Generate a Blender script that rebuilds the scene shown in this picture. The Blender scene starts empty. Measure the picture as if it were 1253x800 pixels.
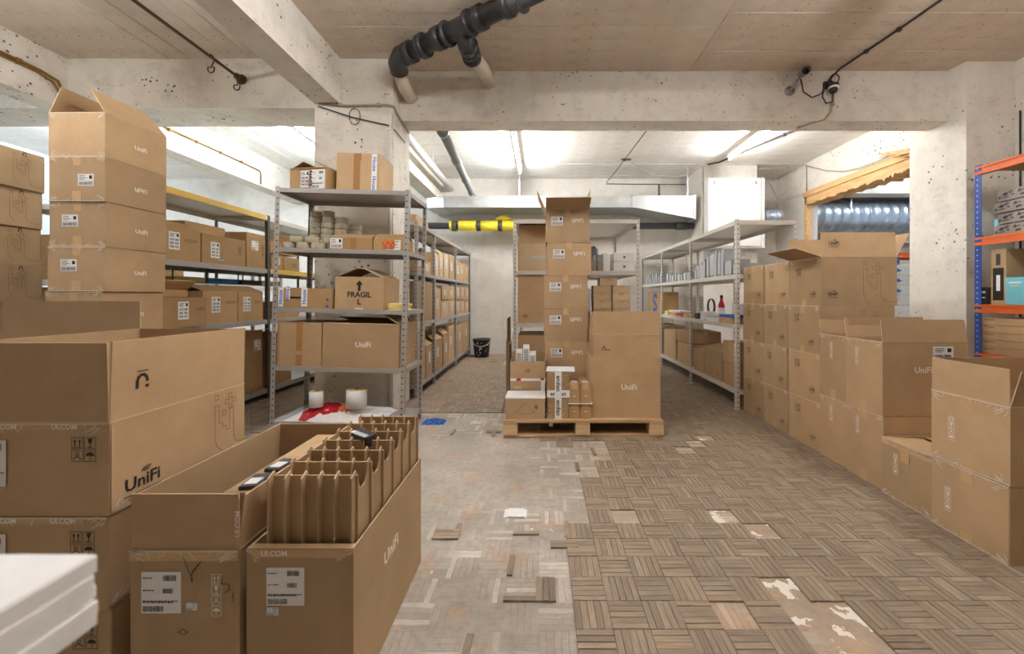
import bpy, math, random
from mathutils import Matrix, Vector

random.seed(7)
sc = bpy.context.scene
COL = sc.collection

# ------------------------------------------------------------------ camera, world, exposure
cam_data = bpy.data.cameras.new('camera')
cam = bpy.data.objects.new('camera', cam_data)
COL.objects.link(cam)
cam.location = (0, 0, 1.15)
cam.rotation_euler = (math.pi / 2, 0, 0)
cam_data.sensor_fit = 'HORIZONTAL'
cam_data.sensor_width = 36.0
cam_data.lens = 36.0 * 485.0 / 1253.0
cam_data.shift_x = -35.5 / 1253.0
cam_data.shift_y = -37.0 / 1253.0
cam_data.clip_start = 0.02
cam_data.clip_end = 60
cam_data.dof.use_dof = True
cam_data.dof.focus_distance = 2.6
cam_data.dof.aperture_fstop = 3.4
sc.camera = cam

world = bpy.data.worlds.new('world')
sc.world = world
world.use_nodes = True
world.node_tree.nodes['Background'].inputs[0].default_value = (0.75, 0.85, 1.0, 1)
world.node_tree.nodes['Background'].inputs[1].default_value = 0.15

vs = sc.view_settings
vs.view_transform = 'Standard'
vs.look = 'None'
vs.gamma = 1.0
vs.use_curve_mapping = False
vs.exposure = 1.78
sc.cycles.max_bounces = 10
sc.cycles.diffuse_bounces = 7

WARM = (1.0, 0.99, 0.975)
NEUT = (1.0, 1.0, 0.99)
COOL = (0.82, 0.92, 1.0)
# x, y0, y1, drop below the ceiling, colour, strength: the fluorescent battens (built further down)
LAMPS = [
    (-0.37, 5.4, 7.0, 0.08, NEUT, 100), (3.05, 4.9, 6.4, 0.05, NEUT, 84),
    (-3.5, 5.1, 6.6, 0.0, COOL, 90), (-6.3, 4.9, 6.4, 0.0, COOL, 150), (-6.3, 1.4, 2.9, 0.0, COOL, 60),
    (6.6, 5.0, 6.5, 0.0, COOL, 90),
    (-0.4, 1.1, 2.55, 0.2, WARM, 76), (2.6, 1.1, 2.55, 0.2, WARM, 74), (-3.4, 1.1, 2.55, 0.2, WARM, 74),  # out of view, added overhead to light the front cartons
]

# ------------------------------------------------------------------ materials
def nt(name):
    m = bpy.data.materials.new(name)
    m.use_nodes = True
    t = m.node_tree
    b = t.nodes['Principled BSDF']
    return m, t, b

def N(t, kind, **kw):
    n = t.nodes.new(kind)
    for k, v in kw.items():
        if k.startswith('i_'):
            n.inputs[k[2:]].default_value = v
        else:
            setattr(n, k, v)
    return n

def srgb(r, g, b):
    f = lambda c: (c / 255 / 12.92) if c / 255 <= 0.04045 else ((c / 255 + 0.055) / 1.055) ** 2.4
    return (f(r), f(g), f(b), 1)

def mth(t, op, a, b=None, c=None):
    n = t.nodes.new('ShaderNodeMath')
    n.operation = op
    for i, v in enumerate((a, b, c)):
        if v is None:
            continue
        if isinstance(v, (int, float)):
            n.inputs[i].default_value = v
        else:
            t.links.new(v, n.inputs[i])
    return n.outputs[0]

def mix(t, f, a, b, blend='MIX'):
    n = t.nodes.new('ShaderNodeMix')
    n.data_type = 'RGBA'
    n.blend_type = blend
    for s, v in ((n.inputs[0], f), (n.inputs[6], a), (n.inputs[7], b)):
        if isinstance(v, (int, float)):
            s.default_value = v
        elif isinstance(v, tuple):
            s.default_value = v
        else:
            t.links.new(v, s)
    return n.outputs[2]

def noise(t, vec, scale, detail=3.0, rough=0.6):
    n = N(t, 'ShaderNodeTexNoise')
    n.inputs['Scale'].default_value = scale
    n.inputs['Detail'].default_value = detail
    n.inputs['Roughness'].default_value = rough
    t.links.new(vec, n.inputs['Vector'])
    return n.outputs['Fac']

def ramp(t, fac, lo, hi):
    n = t.nodes.new('ShaderNodeMapRange')
    n.inputs[1].default_value = lo
    n.inputs[2].default_value = hi
    t.links.new(fac, n.inputs[0])
    return n.outputs[0]

def mapping(t, vec, scale):
    n = t.nodes.new('ShaderNodeMapping')
    n.inputs['Scale'].default_value = scale
    t.links.new(vec, n.inputs['Vector'])
    return n.outputs[0]

def bump(t, b, h, strength, dist=0.01):
    n = t.nodes.new('ShaderNodeBump')
    n.inputs['Strength'].default_value = strength
    n.inputs['Distance'].default_value = dist
    t.links.new(h, n.inputs['Height'])
    t.links.new(n.outputs[0], b.inputs['Normal'])

M = {}
def plain(key, col, rough=0.6, metal=0.0, spec=0.4):
    m, t, b = nt(key)
    b.inputs['Base Color'].default_value = col
    b.inputs['Roughness'].default_value = rough
    b.inputs['Metallic'].default_value = metal
    b.inputs['Specular IOR Level'].default_value = spec
    tc = N(t, 'ShaderNodeTexCoord')
    nz = noise(t, tc.outputs['Object'], 35, 3)
    t.links.new(mix(t, ramp(t, nz, 0.3, 0.75), tuple(c * 0.92 for c in col[:3]) + (1,), col), b.inputs['Base Color'])
    M[key] = m
    return m

def cardboard(key, col, dark):
    m, t, b = nt(key)
    tc = N(t, 'ShaderNodeTexCoord')
    oi = N(t, 'ShaderNodeObjectInfo')
    big = noise(t, tc.outputs['Object'], 5, 4)
    fib = noise(t, mapping(t, tc.outputs['Object'], (60, 60, 240)), 3, 2)
    c = mix(t, ramp(t, big, 0.3, 0.75), dark, col)
    c = mix(t, mth(t, 'MULTIPLY', fib, 0.22), c, tuple(x * 0.72 for x in dark[:3]) + (1,))
    v = mth(t, 'MULTIPLY_ADD', oi.outputs['Random'], 0.26, 0.86)
    h = t.nodes.new('ShaderNodeHueSaturation')
    t.links.new(c, h.inputs['Color'])
    t.links.new(v, h.inputs['Value'])
    t.links.new(h.outputs[0], b.inputs['Base Color'])
    b.inputs['Roughness'].default_value = 0.75
    b.inputs['Specular IOR Level'].default_value = 0.25
    # faint corrugation and dents
    w = N(t, 'ShaderNodeTexWave')
    w.inputs['Scale'].default_value = 55
    w.bands_direction = 'DIAGONAL'
    t.links.new(mapping(t, tc.outputs['Object'], (1, 1, 0)), w.inputs['Vector'])
    bump(t, b, mth(t, 'ADD', mth(t, 'MULTIPLY', w.outputs['Fac'], 0.05), mth(t, 'MULTIPLY', big, 0.8)), 0.25, 0.01)
    M[key] = m

cardboard('kraft', srgb(194, 165, 129), srgb(178, 149, 113))
cardboard('kraft_pale', srgb(216, 194, 160), srgb(202, 178, 144))
cardboard('kraft_orange', srgb(184, 150, 107), srgb(168, 134, 94))
cardboard('kraft_edge', srgb(218, 194, 162), srgb(200, 174, 142))

plain('white_paint', srgb(226, 224, 220), 0.5)
plain('paper', srgb(236, 236, 236), 0.6)
plain('paper_grey', srgb(196, 198, 202), 0.6)
plain('ink', srgb(38, 32, 28), 0.6)
plain('ink_soft', srgb(92, 70, 50), 0.7)
plain('ink_white', srgb(240, 236, 228), 0.5)
plain('ink_grey', srgb(110, 112, 118), 0.6)
plain('ink_blue', srgb(40, 98, 190), 0.5)
plain('ink_red', srgb(190, 40, 44), 0.5)
plain('tape_brown', srgb(168, 122, 78), 0.25)
plain('tape_clear', srgb(206, 172, 130), 0.18)
plain('rack_grey', srgb(172, 168, 164), 0.4, 0.25)
plain('rack_light', srgb(214, 211, 204), 0.4, 0.1)
plain('rack_dark', srgb(96, 92, 90), 0.45, 0.3)
plain('rack_yellow', srgb(222, 186, 92), 0.5)
plain('rack_blue', srgb(38, 72, 150), 0.4)
plain('rack_orange', srgb(218, 104, 44), 0.4)
plain('chipboard', srgb(196, 158, 112), 0.8)
plain('foam', srgb(238, 238, 238), 0.5)
plain('black_pvc', srgb(58, 58, 60), 0.4)
plain('grey_pvc', srgb(138, 140, 142), 0.4)
plain('cream_pipe', srgb(214, 202, 186), 0.5)
plain('rust', srgb(92, 60, 44), 0.7)
plain('brass', srgb(150, 116, 58), 0.4, 0.5)
plain('cable_dark', srgb(56, 50, 46), 0.6)
plain('cable_pale', srgb(170, 156, 138), 0.6)
plain('yellow_wrap', srgb(226, 206, 50), 0.5)
plain('dark_band', srgb(70, 66, 56), 0.6)
plain('cyan', srgb(120, 196, 214), 0.5)
plain('blue_card', srgb(58, 132, 200), 0.5)
plain('magenta', srgb(176, 40, 90), 0.5)
plain('dark_card', srgb(58, 56, 58), 0.5)
plain('grey_card', srgb(150, 140, 132), 0.6)
plain('red_plastic', srgb(196, 34, 46), 0.35)
plain('orange_print', srgb(222, 120, 60), 0.4)
plain('table_grey', srgb(90, 90, 92), 0.6)
plain('cctv', srgb(150, 148, 146), 0.35, 0.3)
plain('yellow_paper', srgb(236, 214, 140), 0.6)
plain('film', srgb(178, 184, 186), 0.2)
plain('tube_cap', srgb(200, 200, 200), 0.4)
plain('grey_plastic', srgb(158, 160, 160), 0.5)
plain('tape_glint', srgb(226, 214, 196), 0.2)
plain('silver_bag', srgb(120, 124, 130), 0.25, 0.4)

def metal(key, col, rough):
    m, t, b = nt(key)
    tc = N(t, 'ShaderNodeTexCoord')
    n1 = noise(t, tc.outputs['Object'], 6, 4)
    t.links.new(mix(t, ramp(t, n1, 0.3, 0.7), tuple(c * 0.8 for c in col[:3]) + (1,), col), b.inputs['Base Color'])
    b.inputs['Metallic'].default_value = 0.75
    t.links.new(mth(t, 'MULTIPLY_ADD', n1, 0.25, rough), b.inputs['Roughness'])
    M[key] = m
metal('galvanised', srgb(205, 208, 210), 0.28)
metal('spiral', srgb(190, 204, 222), 0.2)

def perforated(key, base, hole_col=(0.035, 0.033, 0.032, 1)):
    """steel angle with a row of round holes every 5 cm on each leg"""
    m = M[base].copy()
    m.name = key
    t = m.node_tree
    b = t.nodes['Principled BSDF']
    src = b.inputs['Base Color'].links[0].from_socket
    tc = N(t, 'ShaderNodeTexCoord')
    s = N(t, 'ShaderNodeSeparateXYZ')
    t.links.new(tc.outputs['Object'], s.inputs[0])
    dx = mth(t, 'ABSOLUTE', mth(t, 'SUBTRACT', mth(t, 'ABSOLUTE', s.outputs[0]), 0.020))
    dy = mth(t, 'ABSOLUTE', mth(t, 'SUBTRACT', mth(t, 'ABSOLUTE', s.outputs[1]), 0.020))
    d = mth(t, 'MINIMUM', dx, dy)
    z = mth(t, 'SUBTRACT', mth(t, 'MODULO', s.outputs[2], 0.05), 0.025)
    r = mth(t, 'SQRT', mth(t, 'ADD', mth(t, 'MULTIPLY', d, d), mth(t, 'MULTIPLY', z, z)))
    hole = mth(t, 'LESS_THAN', r, 0.0065)
    t.links.new(mix(t, hole, src, hole_col), b.inputs['Base Color'])
    M[key] = m
for k in ('rack_grey', 'rack_light', 'rack_dark', 'rack_blue'):
    perforated(k + '_holes', k, (0.45, 0.5, 0.6, 1) if k == 'rack_blue' else (0.035, 0.033, 0.032, 1))  # blue rack: light shining through its holes is painted as pale dots

def concrete(key, col, dark, speck=0.5, rough=0.85):
    m, t, b = nt(key)
    tc = N(t, 'ShaderNodeTexCoord')
    v = tc.outputs['Object']
    big = noise(t, v, 0.9, 6, 0.65)
    mid = noise(t, v, 6, 5, 0.65)
    c = mix(t, ramp(t, big, 0.3, 0.7), dark, col)
    c = mix(t, mth(t, 'MULTIPLY', ramp(t, mid, 0.45, 0.75), 0.45), c, tuple(x * 0.78 for x in dark[:3]) + (1,))
    streak = noise(t, mapping(t, v, (1.5, 1.5, 0.25)), 5, 4)
    c = mix(t, mth(t, 'MULTIPLY', ramp(t, streak, 0.55, 0.8), 0.25), c, tuple(x * 0.7 for x in dark[:3]) + (1,))
    vo = N(t, 'ShaderNodeTexVoronoi')
    vo.inputs['Scale'].default_value = 11
    t.links.new(v, vo.inputs['Vector'])
    vo.inputs['Scale'].default_value = 17
    pit = mth(t, 'LESS_THAN', vo.outputs['Distance'], mth(t, 'MULTIPLY', ramp(t, noise(t, v, 2.6, 3), 0.42, 0.72), 0.26))
    v2 = N(t, 'ShaderNodeTexVoronoi')
    v2.inputs['Scale'].default_value = 48
    t.links.new(v, v2.inputs['Vector'])
    pit2 = mth(t, 'LESS_THAN', v2.outputs['Distance'], mth(t, 'MULTIPLY', ramp(t, noise(t, v, 4.4, 3), 0.45, 0.75), 0.26))
    pit = mth(t, 'MAXIMUM', pit, mth(t, 'MULTIPLY', pit2, 0.7))
    crack = mth(t, 'LESS_THAN', mth(t, 'ABSOLUTE', mth(t, 'SUBTRACT', noise(t, mapping(t, v, (0.5, 0.5, 3.5)), 2.0, 7, 0.7), 0.5)), 0.0035)
    pit = mth(t, 'MAXIMUM', pit, mth(t, 'MULTIPLY', mth(t, 'MULTIPLY', crack, ramp(t, mid, 0.5, 0.6)), 0.5))
    c = mix(t, mth(t, 'MULTIPLY', pit, speck), c, (0.10, 0.075, 0.055, 1))
    t.links.new(c, b.inputs['Base Color'])
    b.inputs['Roughness'].default_value = rough
    b.inputs['Specular IOR Level'].default_value = 0.25
    bump(t, b, mth(t, 'SUBTRACT', mth(t, 'ADD', mid, mth(t, 'MULTIPLY', big, 0.5)), pit), 0.35, 0.02)
    M[key] = m
concrete('plaster', srgb(228, 223, 214), srgb(208, 200, 189), 0.9)
concrete('ceiling_board_lit', srgb(240, 238, 233), srgb(226, 222, 215), 0.25)  # rear boards: brightness from the rear lamps put into a whiter colour
concrete('ceiling_board', srgb(214, 202, 188), srgb(198, 184, 168), 0.6)
concrete('wall_paint', srgb(222, 218, 211), srgb(204, 199, 191), 0.2)
concrete('wall_cool', srgb(214, 222, 228), srgb(198, 208, 216), 0.15)

def parquet_wood():
    m, t, b = nt('parquet_wood')
    uv = N(t, 'ShaderNodeUVMap')
    oi = N(t, 'ShaderNodeObjectInfo')
    at = N(t, 'ShaderNodeAttribute', attribute_name='tone')
    off = N(t, 'ShaderNodeVectorMath', operation='ADD')
    t.links.new(uv.outputs[0], off.inputs[0])
    cmb = N(t, 'ShaderNodeCombineXYZ')
    t.links.new(mth(t, 'MULTIPLY', oi.outputs['Random'], 37.0), cmb.inputs[0])
    t.links.new(mth(t, 'MULTIPLY', oi.outputs['Random'], 91.0), cmb.inputs[1])
    t.links.new(cmb.outputs[0], off.inputs[1])
    g = noise(t, mapping(t, off.outputs[0], (7, 130, 1)), 1.0, 4, 0.65)
    g2 = noise(t, mapping(t, off.outputs[0], (14, 320, 1)), 1.0, 2, 0.6)
    patch = noise(t, mapping(t, off.outputs[0], (9, 22, 1)), 1.0, 4)
    tone = mth(t, 'FRACT', mth(t, 'MULTIPLY_ADD', oi.outputs['Random'], 0.45, at.outputs['Fac']))
    cr = N(t, 'ShaderNodeValToRGB')
    e = cr.color_ramp.elements
    e[0].position, e[0].color = 0.0, srgb(134, 119, 104)
    e[1].position, e[1].color = 1.0, srgb(172, 153, 131)
    x = e.new(0.35); x.color = srgb(150, 133, 116)
    x = e.new(0.55); x.color = srgb(164, 144, 122)
    x = e.new(0.8); x.color = srgb(142, 128, 114)
    t.links.new(tone, cr.inputs[0])
    c = mix(t, mth(t, 'MULTIPLY', ramp(t, g, 0.42, 0.70), 0.6), cr.outputs[0], srgb(104, 86, 70))
    c = mix(t, mth(t, 'MULTIPLY', ramp(t, g2, 0.55, 0.75), 0.4), c, srgb(86, 70, 58))
    c = mix(t, mth(t, 'MULTIPLY', ramp(t, patch, 0.52, 0.75), 0.45), c, srgb(186, 170, 150))
    t.links.new(c, b.inputs['Base Color'])
    b.inputs['Roughness'].default_value = 0.62
    b.inputs['Specular IOR Level'].default_value = 0.35
    bump(t, b, mth(t, 'SUBTRACT', mth(t, 'MULTIPLY', patch, 0.3), g), 0.35, 0.004)
    M['parquet_wood'] = m
parquet_wood()

PA, PX, PY = 0.128, 0.119, 1.49        # parquet module and grid origin
def screed():
    """bare screed with the ghost of the lifted parquet in pale adhesive"""
    m, t, b = nt('screed')
    tc = N(t, 'ShaderNodeTexCoord')
    v = tc.outputs['Object']
    s = N(t, 'ShaderNodeSeparateXYZ')
    t.links.new(v, s.inputs[0])
    wob = mth(t, 'MULTIPLY', mth(t, 'SUBTRACT', noise(t, v, 9, 2), 0.5), 0.10)
    X = mth(t, 'ADD', mth(t, 'DIVIDE', mth(t, 'SUBTRACT', s.outputs[0], PX), PA), wob)
    Y = mth(t, 'ADD', mth(t, 'DIVIDE', mth(t, 'SUBTRACT', s.outputs[1], PY), PA), wob)
    fx, fy = mth(t, 'FLOOR', X), mth(t, 'FLOOR', Y)
    par = mth(t, 'FLOORED_MODULO', mth(t, 'ADD', fx, fy), 2.0)
    par = mth(t, 'GREATER_THAN', par, 0.5)
    sx = mth(t, 'MULTIPLY', mth(t, 'FRACT', X), 5.0)
    sy = mth(t, 'MULTIPLY', mth(t, 'FRACT', Y), 5.0)
    # odd cells: strips run away from the camera
    st = mth(t, 'ADD', mth(t, 'MULTIPLY', par, sx), mth(t, 'MULTIPLY', mth(t, 'SUBTRACT', 1.0, par), sy))
    cmb = N(t, 'ShaderNodeCombineXYZ')
    t.links.new(fx, cmb.inputs[0]); t.links.new(fy, cmb.inputs[1]); t.links.new(mth(t, 'FLOOR', st), cmb.inputs[2])
    wn = N(t, 'ShaderNodeTexWhiteNoise')
    t.links.new(cmb.outputs[0], wn.inputs['Vector'])
    line = mth(t, 'SUBTRACT', 1.0, ramp(t, mth(t, 'MINIMUM', mth(t, 'FRACT', st), mth(t, 'SUBTRACT', 1.0, mth(t, 'FRACT', st))), 0.02, 0.13))
    band = mth(t, 'MINIMUM', 1.0, mth(t, 'MAXIMUM', 0.06, mth(t, 'DIVIDE', mth(t, 'SUBTRACT', mth(t, 'ABSOLUTE', mth(t, 'SUBTRACT', s.outputs[1], 2.68)), 0.40), 0.3)))
    band = mth(t, 'MAXIMUM', band, ramp(t, s.outputs[0], -0.12, 0.02))
    zone = mth(t, 'MULTIPLY', ramp(t, noise(t, v, 2.3, 4), 0.36, 0.62), band)
    big = noise(t, v, 2.2, 6, 0.65)
    fine = noise(t, v, 28, 5, 0.7)
    c = mix(t, ramp(t, big, 0.3, 0.7), srgb(150, 142, 132), srgb(188, 180, 170))
    c = mix(t, mth(t, 'MULTIPLY', ramp(t, fine, 0.45, 0.7), 0.55), c, srgb(138, 126, 114))
    pale = mth(t, 'MULTIPLY', mth(t, 'GREATER_THAN', wn.outputs['Value'], 0.72), mth(t, 'MULTIPLY', zone, ramp(t, noise(t, v, 14, 4, 0.7), 0.32, 0.50)))
    c = mix(t, mth(t, 'MULTIPLY', pale, 0.6), c, srgb(228, 221, 211))
    dk = mth(t, 'MULTIPLY', mth(t, 'LESS_THAN', wn.outputs['Value'], 0.18), zone)
    c = mix(t, mth(t, 'MULTIPLY', dk, 0.35), c, srgb(150, 136, 122))
    c = mix(t, mth(t, 'MULTIPLY', mth(t, 'MULTIPLY', line, zone), 0.42), c, srgb(138, 126, 114))
    rust = ramp(t, noise(t, v, 3.9, 5, 0.72), 0.55, 0.68)
    rust = mth(t, 'MAXIMUM', rust, mth(t, 'MULTIPLY', ramp(t, s.outputs[0], 0.16, 0.7), ramp(t, noise(t, v, 5.5, 4), 0.35, 0.6)))
    c = mix(t, mth(t, 'MULTIPLY', rust, 0.6), c, srgb(188, 150, 114))
    wht = mth(t, 'GREATER_THAN', noise(t, v, 8.0, 5, 0.65), mth(t, 'SUBTRACT', 0.69, mth(t, 'MULTIPLY', ramp(t, s.outputs[0], 0.6, 0.9), 0.13)))
    c = mix(t, mth(t, 'MULTIPLY', wht, 0.9), c, srgb(240, 235, 226))
    t.links.new(c, b.inputs['Base Color'])
    b.inputs['Roughness'].default_value = 0.8
    b.inputs['Specular IOR Level'].default_value = 0.3
    bump(t, b, mth(t, 'ADD', mth(t, 'ADD', fine, mth(t, 'MULTIPLY', pale, 0.5)), mth(t, 'MULTIPLY', line, mth(t, 'MULTIPLY', zone, -0.6))), 0.4, 0.008)
    M['screed'] = m
screed()

def raw_wood(key, a, bcol, sc_=(3, 40, 40)):
    m, t, b = nt(key)
    tc = N(t, 'ShaderNodeTexCoord')
    g = noise(t, mapping(t, tc.outputs['Object'], sc_), 1.0, 4, 0.6)
    t.links.new(mix(t, ramp(t, g, 0.35, 0.7), a, bcol), b.inputs['Base Color'])
    b.inputs['Roughness'].default_value = 0.7
    bump(t, b, g, 0.3, 0.004)
    M[key] = m
raw_wood('pallet_wood', srgb(226, 200, 160), srgb(196, 160, 116))
raw_wood('pallet_board', srgb(206, 174, 132), srgb(168, 132, 94))
raw_wood('lintel_wood', srgb(214, 176, 124), srgb(182, 138, 88), (30, 3, 30))

def roll_tape():
    m, t, b = nt('roll_tape')
    tc = N(t, 'ShaderNodeTexCoord')
    n1 = noise(t, mapping(t, tc.outputs['Object'], (10, 10, 90)), 2, 2)
    t.links.new(mix(t, n1, srgb(150, 138, 112), srgb(206, 198, 176)), b.inputs['Base Color'])
    b.inputs['Roughness'].default_value = 0.15
    M['roll_tape'] = m
roll_tape()

def emitter(key, col, s):
    m, t, b = nt(key)
    b.inputs['Base Color'].default_value = (0.9, 0.9, 0.9, 1)
    b.inputs['Emission Color'].default_value = col + (1,)
    b.inputs['Emission Strength'].default_value = s
    M[key] = m

# ------------------------------------------------------------------ mesh building
class MB:
    def __init__(s):
        s.v, s.f, s.uv, s.tone = [], [], [], []
    def box(s, x0, x1, y0, y1, z0, z1, bottom=True):
        i = len(s.v)
        s.v += [(x0, y0, z0), (x1, y0, z0), (x1, y1, z0), (x0, y1, z0), (x0, y0, z1), (x1, y0, z1), (x1, y1, z1), (x0, y1, z1)]
        s.f += [(i + 4, i + 5, i + 6, i + 7), (i, i + 1, i + 5, i + 4), (i + 1, i + 2, i + 6, i + 5), (i + 2, i + 3, i + 7, i + 6), (i + 3, i, i + 4, i + 7)]
        if bottom:
            s.f.append((i + 3, i + 2, i + 1, i))
        return s
    def cbox(s, w, d, h, b=0.004):
        """box on z=0, centred, with small chamfered vertical and top edges"""
        i = len(s.v)
        X, Y = w / 2, d / 2
        ring = lambda k, z: [(-X + k, -Y, z), (X - k, -Y, z), (X, -Y + k, z), (X, Y - k, z), (X - k, Y, z), (-X + k, Y, z), (-X, Y - k, z), (-X, -Y + k, z)]
        ins = lambda k, z: [(-X + k + b, -Y + b, z), (X - k - b, -Y + b, z), (X - b, -Y + k + b, z), (X - b, Y - k - b, z), (X - k - b, Y - b, z), (-X + k + b, Y - b, z), (-X + b, Y - k - b, z), (-X + b, -Y + k + b, z)]
        s.v += ring(b, 0) + ring(b, h - b) + ins(b * 0.3, h)
        for r in (0, 8):
            for k in range(8):
                s.f.append((i + r + k, i + r + (k + 1) % 8, i + r + 8 + (k + 1) % 8, i + r + 8 + k))
        s.f.append(tuple(i + 16 + k for k in range(8)))
        s.f.append(tuple(i + 7 - k for k in range(8)))
        return s
    def quad(s, a, b, c, d):
        i = len(s.v)
        s.v += [a, b, c, d]
        s.f.append((i, i + 1, i + 2, i + 3))
        return s
    def rect(s, x0, x1, y0, y1, z=0.0):
        return s.quad((x0, y0, z), (x1, y0, z), (x1, y1, z), (x0, y1, z))
    def tube(s, pts, r, n=8, caps=True):
        pts = [Vector(p) for p in pts]
        rs = r if isinstance(r, (list, tuple)) else [r] * len(pts)
        base = len(s.v)
        up = None
        for k, p in enumerate(pts):
            d = (pts[min(k + 1, len(pts) - 1)] - pts[max(k - 1, 0)])
            if d.length < 1e-9:
                d = Vector((0, 0, 1))
            d.normalize()
            if up is None:
                up = Vector((0, 0, 1)) if abs(d.z) < 0.9 else Vector((1, 0, 0))
            a = d.cross(up)
            if a.length < 1e-6:
                a = d.cross(Vector((0, 1, 0)))
            a.normalize()
            b = a.cross(d).normalized()
            up = b
            for j in range(n):
                th = 2 * math.pi * j / n
                s.v.append(tuple(p + a * (rs[k] * math.cos(th)) + b * (rs[k] * math.sin(th))))
        for k in range(len(pts) - 1):
            for j in range(n):
                a0 = base + k * n
                s.f.append((a0 + j, a0 + n + j, a0 + n + (j + 1) % n, a0 + (j + 1) % n))
        if caps:
            s.f.append(tuple(base + j for j in range(n)))
            s.f.append(tuple(base + (len(pts) - 1) * n + (n - 1 - j) for j in range(n)))
        return s
    def lathe(s, prof, n=20, axis='z', closed=False):
        """prof: list of (radius, height)"""
        base = len(s.v)
        for r, h in prof:
            for j in range(n):
                th = 2 * math.pi * j / n
                p = (r * math.cos(th), r * math.sin(th), h)
                if axis == 'x':
                    p = (p[2], p[0], p[1])
                elif axis == 'y':
                    p = (p[0], p[2], p[1])
                s.v.append(p)
        m = len(prof)
        for k in range(m if closed else m - 1):
            for j in range(n):
                a, b = base + k * n, base + ((k + 1) % m) * n
                s.f.append((a + j, a + (j + 1) % n, b + (j + 1) % n, b + j))
        return s
    def prism(s, poly, y0, y1):
        """polygon in x,z extruded along y"""
        i, n = len(s.v), len(poly)
        s.v += [(x, y0, z) for x, z in poly] + [(x, y1, z) for x, z in poly]
        s.f.append(tuple(i + k for k in range(n)))
        s.f.append(tuple(i + n + n - 1 - k for k in range(n)))
        for k in range(n):
            s.f.append((i + (k + 1) % n, i + k, i + n + k, i + n + (k + 1) % n))
        return s
    def mesh(s, name, mat, smooth=False):
        me = bpy.data.meshes.new(name)
        me.from_pydata(s.v, [], s.f)
        me.materials.append(M[mat] if isinstance(mat, str) else mat)
        if s.uv:
            l = me.uv_layers.new(name='UVMap')
            l.data.foreach_set('uv', [c for p in s.uv for c in p])
        if s.tone:
            a = me.attributes.new('tone', 'FLOAT', 'FACE')
            a.data.foreach_set('value', s.tone)
        if smooth:
            me.polygons.foreach_set('use_smooth', [True] * len(me.polygons))
        me.update()
        return me

CACHE = {}
def cached(key, fn):
    if key not in CACHE:
        CACHE[key] = fn()
    return CACHE[key]

def put(name, me, parent=None, mtx=None):
    o = bpy.data.objects.new(name, me)
    COL.objects.link(o)
    if parent is not None:
        o.parent = parent
    if mtx is not None:
        o.matrix_basis = mtx
    return o

def tag(o, label, cat, group=None):
    o['label'] = label
    o['category'] = cat
    if group:
        o['group'] = group
    return o

def struct(o):
    o['kind'] = 'structure'
    return o

def empty(name, mtx):
    o = bpy.data.objects.new(name, None)
    o.empty_display_size = 0.05
    COL.objects.link(o)
    o.matrix_basis = mtx
    return o

T = lambda x, y, z: Matrix.Translation((x, y, z))
RX = lambda a: Matrix.Rotation(math.radians(a), 4, 'X')
RY = lambda a: Matrix.Rotation(math.radians(a), 4, 'Y')
RZ = lambda a: Matrix.Rotation(math.radians(a), 4, 'Z')

def P(x, y, d):
    """point of the room at depth d that the photograph shows at pixel x, y"""
    return Vector(((x - 662) * d / 485, d, 1.15 - (y - 363) * d / 485))

# ------------------------------------------------------------------ printed matter
def text_mesh(s, size, mat, bold=0.0):
    def make():
        cu = bpy.data.curves.new('lettering', 'FONT')
        cu.body = s
        cu.size = size
        cu.align_x = 'CENTER'
        cu.align_y = 'CENTER'
        cu.resolution_u = 2
        cu.offset = bold * size
        o = bpy.data.objects.new('lettering', cu)
        COL.objects.link(o)
        dg = bpy.context.evaluated_depsgraph_get()
        me = bpy.data.meshes.new_from_object(o.evaluated_get(dg))
        COL.objects.unlink(o)
        bpy.data.objects.remove(o)
        me.materials.clear()
        me.materials.append(M[mat])
        return me
    return cached(('text', s, size, mat, bold), make)

for args in [('UniFi', 0.05, 'ink_white', 0.02), ('UniFi', 0.062, 'ink_white', 0.02), ('UniFi', 0.052, 'ink', 0.02), ('UniFi', 0.03, 'ink', 0.02),
             ('UI.COM', 0.021, 'ink_white', 0.02), ('UniFi', 0.042, 'ink_white', 0.02), ('FRAGIL', 0.062, 'ink', 0.03), ('L', 0.062, 'ink', 0.03), ('endian', 0.1, 'ink', 0.02), ('endian', 0.05, 'ink', 0.02),
             ('House', 0.045, 'ink_blue', 0.02), ('NACE', 0.05, 'ink', 0.02)]:
    text_mesh(*args)

def rect_outline(mb, x0, x1, y0, y1, t):
    mb.rect(x0, x1, y0, y0 + t); mb.rect(x0, x1, y1 - t, y1)
    mb.rect(x0, x0 + t, y0, y1); mb.rect(x1 - t, x1, y0, y1)

def stroke(mb, pts, t):
    for (x0, y0), (x1, y1) in zip(pts, pts[1:]):
        dx, dy = x1 - x0, y1 - y0
        l = math.hypot(dx, dy) or 1
        nx, ny = -dy / l * t / 2, dx / l * t / 2
        mb.quad((x0 + nx, y0 + ny, 0), (x0 - nx, y0 - ny, 0), (x1 - nx, y1 - ny, 0), (x1 + nx, y1 + ny, 0))

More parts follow.
